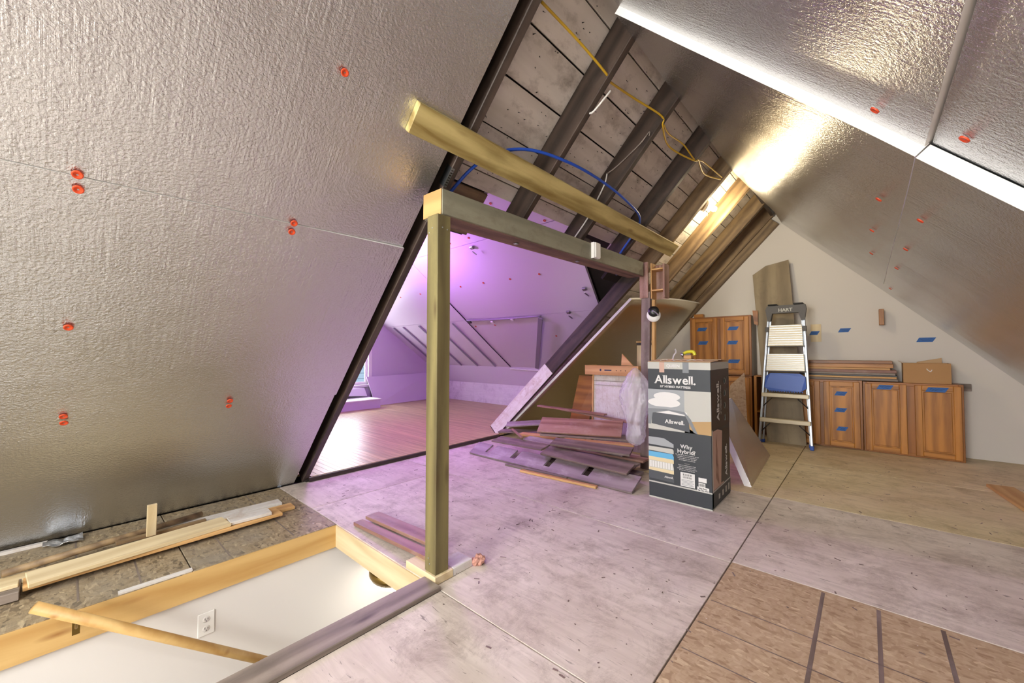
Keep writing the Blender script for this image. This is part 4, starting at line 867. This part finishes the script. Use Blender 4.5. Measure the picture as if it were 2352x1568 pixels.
def serif(s_, t_, size, P, word='Allswell.'):
    """the wordmark with slab serifs on its stems, one mesh"""
    c = bpy.data.curves.new('w', 'FONT'); c.size = size; c.offset = size * 0.022; c.extrude = 0.0004
    tmp = bpy.data.objects.new('w', c); COL.objects.link(tmp); cur = 0.0; vs, fs = [], []
    def quad(x0, x1, y0, y1):
        n = len(vs); vs.extend([(x0, y0, 0.0004), (x1, y0, 0.0004), (x1, y1, 0.0004), (x0, y1, 0.0004)]); fs.append((n, n + 1, n + 2, n + 3))
    h = size * 0.035
    for ch_ in word:
        c.body = ch_; bpy.context.view_layer.update()
        me = bpy.data.meshes.new_from_object(tmp.evaluated_get(bpy.context.evaluated_depsgraph_get()))
        X0 = min(v.co.x for v in me.vertices); X1 = max(v.co.x for v in me.vertices); Y1_ = max(v.co.y for v in me.vertices)
        n = len(vs); vs += [(v.co.x - X0 + cur, v.co.y, v.co.z) for v in me.vertices]; fs += [tuple(i + n for i in p.vertices) for p in me.polygons]
        w = X1 - X0; e = size * 0.055
        if ch_ == 'l': quad(cur - e, cur + w + e, 0, h); quad(cur - e, cur + w * 0.5, Y1_ - h, Y1_)
        if ch_ == 'A': quad(cur - e * 0.6, cur + e * 2.4, 0, h); quad(cur + w - e * 3.2, cur + w + e * 0.6, 0, h)
        if ch_ == 'w': quad(cur - e * 0.6, cur + e * 2.2, Y1_ - h, Y1_); quad(cur + w - e * 2.2, cur + w + e * 0.6, Y1_ - h, Y1_)
        if ch_ in 'hH': quad(cur - e, cur + e * 2.4, 0, h); quad(cur + w - e * 2.4, cur + w + e, 0, h)
        if ch_ in 'ri': quad(cur - e, cur + e * 2.6, 0, h)
        if ch_ in 'hHbi': quad(cur - e, cur + e, Y1_ - h, Y1_) if ch_ != 'i' else None
        if ch_ in 'Wy': quad(cur - e * 0.6, cur + e * 2.2, Y1_ - h, Y1_); quad(cur + w - e * 2.2, cur + w + e * 0.6, Y1_ - h, Y1_)
        cur += w + size * (0.055 if ch_ != 'A' else 0.035)
        bpy.data.meshes.remove(me)
    bpy.data.objects.remove(tmp); bpy.data.curves.remove(c)
    B3 = Matrix(((1, 0, 0, 0), (0, 0, -1, 0), (0, 1, 0, 0), (0, 0, 0, 1))) if P is fpt else Matrix(((0, 0, 1, 0), (0, -1, 0, 0), (1, 0, 0, 0), (0, 0, 0, 1)))
    o = mesh_obj('lettering', [(x - cur / 2, y, z) for x, y, z in vs], fs, 'boxwhite', mb)
    o.matrix_basis = Matrix.Translation(P(s_, t_, 0.0045)) @ B3
def ftxt(body, s, t, size, mat, bold=0.0, sx=1.0, al='CENTER', name='lettering'):
    return text(name, body, Matrix.Translation(fpt(s, t, 0.0045)) @ Matrix(((1, 0, 0, 0), (0, 0, -1, 0), (0, 1, 0, 0), (0, 0, 0, 1))), size, mat, mb, bold, sx, al)
serif(0.455, 0.155, 0.088, F_); ftxt('10" HYBRID MATTRESS', 0.455, 0.184, 0.0225, 'boxwhite', 0.0006)
ftxt('QUEEN', 0.43, 0.036, 0.03, 'boxwhite', 0.001); serif(0.445, 0.442, 0.042, F_)
serif(0.625, 0.607, 0.040, F_, 'Why'); serif(0.625, 0.642, 0.040, F_, 'Hybrid?'); ftxt('Allswell.', 0.34, 0.838, 0.022, 'boxwhite', 0.0003, 0.9)
for i, ln in enumerate(('The Allswell 10" Hybrid combines springs', 'and memory foam into one superior', 'design to give you that "just right"', 'mix of support and plushness.')): ftxt(ln, 0.63, 0.657 + 0.0115 * i, 0.0098, 'boxwhite')
rect(F_, 0.59, 0.67, 0.712, 0.7135, 'boxpale', 3)
for i, ln in enumerate(('Layers of cooling memory foam', 'relieve pressure while flexible', 'springs offer resilient back support.', "It's the best of both worlds!")): ftxt(ln, 0.63, 0.728 + 0.0115 * i, 0.0098, 'boxwhite')
ftxt('Ship Date:', 0.867, 0.866, 0.013, 'black', 0.0002); ftxt('Mar 10th, 2024', 0.867, 0.879, 0.0115, 'black', 0.0002)
# right side print
rect(S_, 0, 1, 0.0, 0.05, 'boxpale', 1); pr_poly(S_, [(0, 0.455), (0.55, 0.47), (1, 0.46), (1, 0.05), (0, 0.05)], 'boxside', 1)
pr_poly(S_, [(0.05, 0.87), (0.6, 0.87), (0.6, 0.5), (0.3, 0.47), (0.05, 0.47)], 'boxpink', 2, 'torn_print'); pr_poly(S_, [(0.45, 0.86), (0.92, 0.86), (0.95, 0.50), (0.55, 0.48)], 'boxside', 3); pr_poly(S_, [(0.18, 0.80), (0.34, 0.86), (0.28, 0.62), (0.20, 0.50)], 'cherry', 4, 'torn_print'); rect(S_, 0.0, 0.05, 0.46, 0.985, 'boxpale', 2)
rect(S_, 0, 1, 0.872, 0.882, 'boxpale', 3); rect(S_, 0, 1, 0.99, 1.0, 'boxpale', 2); rect(S_, 0, 1, 0.882, 0.985, 'boxdark', 2)
def stxt(body, s, t, size, mat, bold=0.0, sx=1.0):
    # reads upward along the side
    return text('lettering', body, Matrix.Translation(spt(s, t, 0.0045)) @ Matrix(((0, 0, 1, 0), (0, -1, 0, 0), (1, 0, 0, 0), (0, 0, 0, 1))), size, mat, mb, bold, sx, 'CENTER')
serif(0.38, 0.27, 0.085, S_); stxt('10" HYBRID MATTRESS', 0.50, 0.27, 0.022, 'boxpale', 0.0004); serif(0.78, 0.72, 0.07, S_)
for t_ in (0.14, 0.23, 0.32, 0.41):
    lathe('icon_ring', [(0.021, 0.0), (0.024, 0.0), (0.024, 0.0006), (0.021, 0.0006), (0.021, 0.0)], 'boxpale', mb, zframe(spt(0.72, t_, 0.003), (1, 0, 0)), 20)
    rect(S_, 0.70, 0.74, t_ - 0.006, t_ + 0.006, 'boxpale', 3, 'icon'); rect(S_, 0.86, 0.875, t_ - 0.03, t_ + 0.03, 'boxmid', 3, 'icon')
for i, s_ in enumerate((0.3, 0.5, 0.68, 0.84)): rect(S_, s_, s_ + 0.08, 0.92 - 0.005 * i, 0.955, 'boxpale', 4, 'icon')
# open top flaps
for (x0, x1, y0, y1, z0, a) in ((BX0, BX1, BY0 + 0.005, BY0 + 0.20, BZ + 0.002, 0.05), (BX0, BX1, BY1 - 0.21, BY1 - 0.005, BZ + 0.004, -0.06)):
    mw = Matrix.Translation((x0, y0 if a > 0 else y1, z0)) @ Matrix.Rotation(a, 4, 'X') @ Matrix.Translation((0, 0 if a > 0 else -(y1 - y0), 0))
    slab('flap', mw, x1 - x0, y1 - y0, 0.004, 'card_in', mb)
for i in range(6):
    tube('torn_tape', [(BX0 + 0.08 + 0.05 * i, BY0 + 0.05, BZ + 0.012), (BX0 + 0.11 + 0.05 * i, BY0 + 0.07, BZ + 0.019), (BX0 + 0.14 + 0.05 * i, BY0 + 0.06, BZ + 0.015)], 0.003, 'boxpink' if i % 2 else 'boxpale', mb, 5)
tube('plastic_wisp', [(BX0 + 0.15, BY0 + 0.12, BZ + 0.01), (BX0 + 0.16, BY0 + 0.12, BZ + 0.05), (BX0 + 0.175, BY0 + 0.125, BZ + 0.075), (BX0 + 0.17, BY0 + 0.12, BZ + 0.10)], 0.006, 'film', mb)
ct = empty('flashlight', (-1.09, 3.40, BZ), label='yellow and black hand lamp on a wooden block on the tall box', cat='lamp')
box('block', (-1.125, -1.065), (3.37, 3.43), (BZ + 0.020, BZ + 0.05), 'pine_edge', ct, 0.003)
tube('body', [(-1.14, 3.40, BZ + 0.055), (-1.11, 3.40, BZ + 0.075), (-1.06, 3.40, BZ + 0.078), (-1.045, 3.40, BZ + 0.05)], 0.013, 'yellowtool', ct)
lathe('lens', [(0.0, 0.0), (0.017, 0.0), (0.02, 0.02), (0.0, 0.024)], 'steel', ct, zframe((-1.13, 3.395, BZ + 0.055), (-1, -0.4, -0.3)), 14)

# foil offcut leaning on the box, osb triangle behind it
fo = empty('foil_offcut', (-0.75, 4.3, 0), label='foil faced foam offcut leaning behind the tall printed box', cat='insulation board')
f0, f1, f2 = V((-0.735, 3.79, 0.002)), V((-0.80, 5.06, 0.002)), V((-1.02, 3.90, 0.66))
nF = (f1 - f0).cross(f2 - f0); nF = -nF if nF.x < 0 else nF; nF.normalize()
def off_pts(): return [f0, f1, f1 + (f2 - f0) * 0.28 + V((-0.01, -0.12, 0)), V((-1.02, 4.42, 0.66)), V((-1.04, 4.0, 0.60))]
prism('facing', [p + nF * 0.001 for p in off_pts()], -nF * 0.002, 'foil_far', fo); prism('foam', off_pts(), -nF * 0.05, 'foam', fo)
box('red_print', (-0.80, -0.76), (3.0, 3.0), (0, 0), 'orange', fo) if False else None
prism('osb_triangle', [(-1.32, 5.20, 0.002), (-1.03, 5.20, 0.002), (-1.075, 5.28, 0.875), (-1.225, 5.27, 0.72)], (-0.001, 0.012, 0), 'osb', None, label='tapered osb scrap standing behind the tall printed box', cat='offcut')

# ------------------------------------------------------------------ kitchen cabinets along the gable wall
def door(par, x0, x1, z0, z1, y, panel_mat='oak'):
    d0 = box('door', (x0, x1), (y - 0.012, y), (z0, z1), panel_mat, par, 0.002, along='z')
    w = 0.055
    def sub(name, xx, zz, yy, mat, al):
        o = box(name, xx, yy, zz, mat, None, 0.004, along=al)
        o.parent = d0; o.matrix_parent_inverse = (Matrix.Translation(par.location).inverted().inverted() @ d0.matrix_basis.inverted()) if False else d0.matrix_basis.inverted()
        return o
    sub('stile', (x0, x0 + w), (z0, z1), (y - 0.022, y - 0.0122), 'oak', 'z'); sub('stile', (x1 - w, x1), (z0, z1), (y - 0.022, y - 0.0122), 'oak', 'z')
    sub('top_rail', (x0 + w, x1 - w), (z1 - w, z1), (y - 0.022, y - 0.0122), 'oak', 'x'); sub('bottom_rail', (x0 + w, x1 - w), (z0, z0 + w), (y - 0.022, y - 0.0122), 'oak', 'x')
    sub('raised_panel', (x0 + w + 0.012, x1 - w - 0.012), (z0 + w + 0.012, z1 - w - 0.012), (y - 0.018, y - 0.0122), 'oak', 'z')
    return d0
def cabinet(x0, x1, z0, z1, doors, y, label, side='wall', ydeep=YG - 0.004):
    c = empty('kitchen_cabinet', ((x0 + x1) / 2, y, z0), label=label, cat='cabinet')
    box('carcass', (x0 + 0.004, x1 - 0.004), (y + 0.02, ydeep), (z0 + 0.001, z1 - 0.001), side, c, along='z')
    fw = 0.035
    box('frame_stile', (x0, x0 + fw), (y, y + 0.02), (z0 + 0.001, z1), 'oak_dark', c, 0.002, along='z'); box('frame_stile', (x1 - fw, x1), (y, y + 0.02), (z0 + 0.001, z1), 'oak_dark', c, 0.002, along='z')
    box('frame_rail', (x0 + fw, x1 - fw), (y, y + 0.02), (z1 - fw, z1), 'oak_dark', c, 0.002); box('frame_rail', (x0 + fw, x1 - fw), (y, y + 0.02), (z0 + 0.001, z0 + fw), 'oak_dark', c, 0.002)
    ds = list(doors)
    for (a, b) in zip(ds, ds[1:]):
        if b[0] - a[1] > 0.01: box('frame_mullion', (a[1] - 0.01, b[0] + 0.01), (y, y + 0.02), (z0 + fw, z1 - fw), 'oak_dark', c, 0.002, along='z')
    for (a, b) in ds: door(c, a, b, z0 + 0.018, z1 - 0.018, y)
    return c
YC = 6.0
cabinet(-0.045, 0.715, 0, 0.778, ((-0.028, 0.305), (0.365, 0.698)), YC, 'right hand two door oak cabinet on the floor under the cardboard box', 'oak_dark')
cabinet(-0.72, -0.05, 0, 0.785, ((-0.70, -0.43), (-0.395, -0.072)), YC, 'oak floor cabinet half hidden behind the stepladder, under the stacked boards', 'oak_dark')
cabinet(-1.89, -1.125, 0.80, 1.60, ((-1.865, -1.53), (-1.49, -1.15)), YC - 0.05, 'two door oak wall cabinet stacked highest at the left', 'wall')
cabinet(-1.89, -1.13, 0, 0.795, ((-1.865, -1.53), (-1.49, -1.15)), YC - 0.05, 'oak cabinet standing under the stacked wall cabinet behind the tall box', 'oak_dark')
oc = empty('open_cabinet', (-0.93, YC, 0), label='open fronted oak cabinet with one shelf behind the stepladder', cat='cabinet')
box('side', (-1.115, -1.085), (YC, YG - 0.004), (0.001, 0.79), 'oak', oc, along='z'); box('side', (-0.76, -0.735), (YC, YG - 0.004), (0.001, 0.79), 'oak', oc, along='z'); box('top', (-1.115, -0.735), (YC, YG - 0.004), (0.791, 0.806), 'oak', oc); box('shelf', (-1.085, -0.76), (YC + 0.01, YG - 0.01), (0.33, 0.345), 'oak', oc); box('back', (-1.085, -0.76), (YG - 0.012, YG - 0.006), (0.001, 0.79), 'oak_dark', oc, along='z')
# narrow white filler beside the stacked cabinet and an oak crown offcut
box('white_filler', (-1.085, -1.005), (6.10, 6.12), (0.81, 1.50), 'wall', None, along='z', label='narrow cream filler strip beside the stacked wall cabinet', cat='filler')
prism('oak_strip', [(-1.105, 6.02, 1.48), (-1.06, 6.02, 1.46), (-1.06, 6.02, 1.655), (-1.12, 6.02, 1.66)], (0, 0.02, 0), 'oak_dark', None, label='short oak moulding scrap leaning on the stacked wall cabinet', cat='moulding')
box('oak_offcut', (-1.86, -1.74), (6.03, 6.12), (1.602, 1.655), 'oak', None, 0.003, label='small oak block on top of the stacked wall cabinet', cat='block')
# ledger strip sticking out past the cabinets
box('wall_cleat', (0.70, 0.80), (6.26, 6.299), (0.70, 0.775), 'greyboard', None, 0.002, label='grey wooden cleat end showing past the right hand cabinet', cat='cleat')
# painter's tape flags
def tapeflag(x, z, w, y, label, h=0.048):
    e = empty('blue_tape', (x, y, z), label=label, cat='tape', group='strips of blue tape')
    mesh_obj('strip', [(x - w / 2 - 0.012, y, z - h / 2), (x + w / 2 - 0.02, y, z - h / 2), (x + w / 2 + 0.008, y, z + h / 2), (x - w / 2 + 0.012, y, z + h / 2), (x - w / 2 - 0.012, y + 0.0008, z - h / 2), (x + w / 2 - 0.02, y + 0.0008, z - h / 2), (x + w / 2 + 0.008, y + 0.0008, z + h / 2), (x - w / 2 + 0.012, y + 0.0008, z + h / 2)], BOXF, 'tape', e)
    rr = random.Random(int(x * 1000 + z * 77))
    for r_, zz in ((0.7, z + h * 0.16), (0.5, z - h * 0.2)):
        n = 9; x0 = x - w * r_ / 2
        pts = [(x0 + w * r_ * i / (n - 1), y - 0.0008, zz + rr.uniform(-1, 1) * h * 0.11) for i in range(n)]
        tube('handwriting', pts, 0.0011, 'ink', e, 4, sub=2)
yd, yd2, yw = YC - 0.0195, YC - 0.0695, YG - 0.002
for (x, z, w, y, lb_) in ((-1.72, 1.43, 0.12, yd2, 'upper blue tape on the left door of the stacked cabinet'), (-1.71, 1.24, 0.12, yd2, 'lower blue tape on the left door of the stacked cabinet'), (-1.33, 1.43, 0.12, yd2, 'top blue tape on the right door of the stacked cabinet'), (-1.34, 1.24, 0.12, yd2, 'middle blue tape on the right door of the stacked cabinet'), (-1.33, 0.99, 0.14, yd2, 'lowest blue tape on the right door of the stacked cabinet'),
                        (-0.235, 0.63, 0.10, yd, 'highest of three blue tapes on the cabinet door beside the ladder'), (-0.24, 0.44, 0.10, yd, 'middle of three blue tapes on the cabinet door beside the ladder'), (-0.23, 0.225, 0.09, yd, 'lowest of three blue tapes on the cabinet door beside the ladder'), (0.14, 0.725, 0.12, YC - 0.0232, 'blue tape at the top of the middle cabinet door'), (0.53, 0.72, 0.15, YC - 0.0232, 'blue tape at the top of the rightmost cabinet door'),
                        (-0.199, 1.375, 0.105, yw, 'blue tape on the white wall above the stacked boards'), (0.488, 1.244, 0.135, yw, 'blue tape on the white wall above the cardboard box'), (-0.49, 1.35, 0.09, yw - 0.012, 'blue tape half hidden beside the ladder on the cream card')):
    tapeflag(x, z, w, y, lb_)
box('cream_card', (-0.53, -0.425), (YG - 0.011, YG - 0.003), (1.24, 1.46), 'pine_pale', None, along='z', label='cream card on the wall right of the stepladder', cat='card')
box('wood_block', (0.108, 0.15), (6.18, 6.297), (1.42, 1.60), 'oak', None, 0.002, along='z', label='small upright oak block sticking out of the white wall', cat='block')

# stacked boards and cardboard box on the cabinets
GS = 'boards stacked on the oak cabinets'
for i, (x0, x1, y0, z0, h, mt, nm) in enumerate(((-0.62, 0.245, 6.02, 0.787, 0.026, 'greyboard', 'lowest dark board in the stack on the oak cabinets'), (-0.60, 0.235, 6.03, 0.814, 0.020, 'pine_edge', 'thin pine board second from the bottom of the stack on the cabinets'), (-0.60, 0.24, 6.04, 0.835, 0.018, 'black', 'black board in the middle of the stack on the cabinets'), (-0.60, 0.225, 6.02, 0.854, 0.022, 'greyboard', 'grey board under the rosy one in the stack on the cabinets'),
                                                 (-0.61, 0.235, 6.02, 0.877, 0.032, 'cherry', 'rosy stained board in the stack on the cabinets'), (-0.58, 0.185, 6.03, 0.91, 0.022, 'pine_edge', 'short pine board third from the top of the stack on the cabinets'), (-0.60, 0.21, 6.02, 0.934, 0.042, 'oak', 'thick honey board second from the top of the stack on the cabinets'), (-0.60, 0.205, 6.06, 0.977, 0.034, 'oak_dark', 'topmost brown board of the stack on the oak cabinets'))):
    box('stacked_board', (x0, x1), (y0, YG - 0.02), (z0, z0 + h), mt, None, 0.002, label=nm, cat='board', group=GS)
cb = empty('cardboard_box', (0.46, 6.12, 0.78), label='open brown cardboard box on the right hand cabinet', cat='box')
x0, x1, y0, y1, z0, z1 = 0.285, 0.635, 6.005, 6.25, 0.781, 0.99
box('front', (x0, x1), (y0, y0 + 0.004), (z0, z1), 'card', cb); box('back', (x0, x1), (y1 - 0.004, y1), (z0, z1), 'card', cb); box('side', (x0, x0 + 0.004), (y0 + 0.004, y1 - 0.004), (z0, z1), 'card', cb); box('side', (x1 - 0.004, x1), (y0 + 0.004, y1 - 0.004), (z0, z1), 'card', cb); box('bottom', (x0 + 0.004, x1 - 0.004), (y0 + 0.004, y1 - 0.004), (z0, z0 + 0.004), 'card', cb)
prism('flap', [(x0 + 0.12, y1 - 0.002, z1), (x1 - 0.04, y1 - 0.002, z1), (x1 - 0.04, y1 + 0.02, z1 + 0.055), (x0 + 0.12, y1 + 0.02, z1 + 0.01)], (0, 0.003, 0), 'card_in', cb); prism('flap', [(x0, y0, z1), (x0, y1, z1), (x0 - 0.03, y1, z1 + 0.02), (x0 - 0.03, y0, z1 + 0.02)], (0, 0, 0.003), 'card_in', cb)
tube('paint_mark', [(0.46, y0 - 0.001, 0.935), (0.475, y0 - 0.001, 0.915), (0.49, y0 - 0.001, 0.905), (0.50, y0 - 0.001, 0.925)], 0.004, 'white', cb)

# plywood sheet leaning on the gable wall behind the ladder
lp0 = [(-0.97, 5.88, 0.01), (-0.56, 5.88, 0.0), (-0.60, 6.0, 1.0), (-0.735, 6.20, 2.29), (-0.985, 6.195, 2.245), (-1.135, 6.19, 2.14)]
prism('plywood_panel', [(-0.555, 5.835, 0.002), (-0.735, 6.17, 2.30), (-0.985, 6.165, 2.255), (-1.135, 6.155, 2.15), (-0.95, 5.835, 0.002)], (0, 0.016, 0.002), 'plypanel', None, label='tall brown plywood panel with a clipped corner leaning on the white wall', cat='panel')

# ------------------------------------------------------------------ stepladder
ld = empty('stepladder', (-0.74, 5.72, 0), label='aluminium stepladder with black top and blue tray before the cabinets', cat='ladder')
FL, FR, TL_, TR_ = V((-1.00, 5.62, 0.03)), V((-0.487, 5.62, 0.03)), V((-0.905, 5.80, 1.60)), V((-0.555, 5.80, 1.60))
for a, b, sd in ((FL, TL_, -1), (FR, TR_, 1)):
    slab('rail', frame(a + V((-0.0125, 0, 0)), b - a, (1, 0, 0)), (b - a).length, 0.025, 0.05, 'alu', ld, 0.004)
    f = slab('foot', frame(a + V((-0.02, -0.012, -0.03)), (1, 0, 0), (0, 1, 0)), 0.04, 0.07, 0.05, 'blue', ld, 0.006)
for sd, a, b in ((-1, V((-0.98, 5.75, 0.03)), V((-0.89, 5.82, 1.50))), (1, V((-0.51, 5.75, 0.03)), V((-0.57, 5.82, 1.50)))):
    slab('rear_rail', frame(a + V((-0.01, 0, 0)), b - a, (1, 0, 0)), (b - a).length, 0.02, 0.03, 'alu', ld, 0.003)
    slab('rear_foot', frame(a + V((-0.015, -0.0, -0.03)), (1, 0, 0), (0, 1, 0)), 0.03, 0.04, 0.04, 'blue', ld, 0.004)
def lx(z, sd): 
    u = (z - 0.03) / 1.57; return (FL.lerp(TL_, u) if sd < 0 else FR.lerp(TR_, u))
for (z0, z1) in ((1.19, 1.44), (0.89, 1.09)):      # upper steps folded flat against the frame
    a, b = lx(z0, -1), lx(z0, 1); c, d_ = lx(z1, -1), lx(z1, 1)
    st_ = prism('step', [a + V((0.02, -0.01, 0)), b + V((-0.02, -0.01, 0)), d_ + V((-0.022, -0.01, 0)), c + V((0.022, -0.01, 0))], (0, 0.022, 0), 'alu_step', ld)
    for i in range(9):
        u = (i + 0.5) / 9; p = a.lerp(c, u) + V((0.025, -0.0115, 0)); q = b.lerp(d_, u) + V((-0.025, -0.0115, 0)); o = slab('tread_rib', frame(p, q - p, (0, 0, 1)), (q - p).length, 0.006, 0.0015, 'alu', None)
        o.parent = st_; o.matrix_parent_inverse = st_.matrix_basis.inverted()
    slab('step_bracket', frame(a + V((0.005, -0.015, -0.014)), (1, 0, 0), (0, 1, 0)), (b - a).length - 0.01, 0.04, 0.012, 'darkgrey', ld, 0.002)
for z in (0.575, 0.275):                            # lower steps stand out
    a, b = lx(z, -1), lx(z, 1)
    slab('step', frame(a + V((-0.005, -0.045, 0)), (1, 0, 0), (0, 1, 0)), (b - a).length + 0.01, 0.085, 0.045, 'alu_step', ld, 0.004)
    for p, sg in ((a, 1), (b, -1)): tube('brace', [p + V((0.10 * sg, -0.03, -0.01)), p + V((0.005 * sg, 0.02, -0.12))], 0.006, 'black', ld, 6)
a, b = lx(0.65, -1), lx(0.65, 1); c, d_ = lx(0.86, -1), lx(0.86, 1)
ch = 0.05
tray = prism('tray', [a + V((0.02 + ch, -0.03, 0)), b + V((-0.015 - ch, -0.03, 0)), b + V((-0.015, -0.03, 0.04)), d_ + V((-0.015, -0.03, -0.04)), d_ + V((-0.015 - ch, -0.03, 0)), c + V((0.02 + ch, -0.03, 0)), c + V((0.02, -0.03, -0.04)), a + V((0.02, -0.03, 0.04))], (0, 0.03, 0), 'blue', ld)
for i in range(14):
    p = a.lerp(b, 0.14 + 0.72 * i / 13) + V((0.004, -0.034, -0.012)); o = slab('tray_rib', frame(p, (1, 0, 0), (0, 1, 0)), 0.012, 0.02, 0.014, 'blue', None, 0.002); o.parent = tray; o.matrix_parent_inverse = tray.matrix_basis.inverted()
# moulded top cap with a bowed handle
cap = empty('x', (0, 0, 0)) ; bpy.data.objects.remove(cap)
prism('top_cap', [(-0.915, 5.775, 1.49), (-0.885, 5.775, 1.49), (-0.865, 5.775, 1.585), (-0.60, 5.775, 1.585), (-0.575, 5.775, 1.49), (-0.545, 5.775, 1.49), (-0.525, 5.775, 1.63), (-0.535, 5.775, 1.68), (-0.92, 5.775, 1.68), (-0.935, 5.775, 1.63)], (0, 0.09, 0), 'darkgrey', ld)
box('grip', (-0.91, -0.81), (5.76, 5.88), (1.681, 1.70), 'black', ld, 0.008, along='x'); box('grip', (-0.65, -0.55), (5.76, 5.88), (1.681, 1.70), 'black', ld, 0.008, along='x')
for (p, z0, z1) in ((-1, 1.36, 1.42), (1, 1.36, 1.42)):
    q = lx(z0, p); box('collar', (q.x - 0.018, q.x + 0.018), (q.y - 0.012, q.y + 0.05), (z0, z1), 'darkgrey', ld, 0.003)
text('lettering', 'HART', Matrix.Translation((-0.73, 5.773, 1.605)) @ Matrix(((1, 0, 0, 0), (0, 0, -1, 0), (0, 1, 0, 0), (0, 0, 0, 1))), 0.055, 'boxpale', ld, 0.0015, 1.0, 'CENTER')

# ------------------------------------------------------------------ chips and sawdust nobody could count
rr = random.Random(11); vs, fs = [], []
for i in range(900):
    x, y = rr.uniform(-3.5, 1.4), rr.uniform(0.6, 5.8)
    if HX0 - 0.05 < x < -1.5 and y < 1.5: continue
    if x < -0.8 and y > 2.75: continue
    if y < 2.2 and x > -0.5 and rr.random() < 0.5: continue
    a = rr.uniform(0, math.pi); L_ = rr.choice((0.004, 0.006, 0.01, 0.02, 0.03)) * rr.uniform(0.6, 1.2); w_ = rr.uniform(0.0015, 0.004); n = len(vs); h = 0.0018
    dx, dy = math.cos(a), math.sin(a)
    for z in (0.0004, h):
        for (u, v) in ((-L_, -w_), (L_, -w_), (L_, w_), (-L_, w_)): vs.append((x + dx * u / 2 - dy * v, y + dy * u / 2 + dx * v, z))
    fs += [tuple(q + n for q in f) for f in BOXF]
mesh_obj('wood_chips', vs, fs, 'oldplank', label='scattered wood chips and splinters on the plywood floor', cat='debris', kind='stuff')
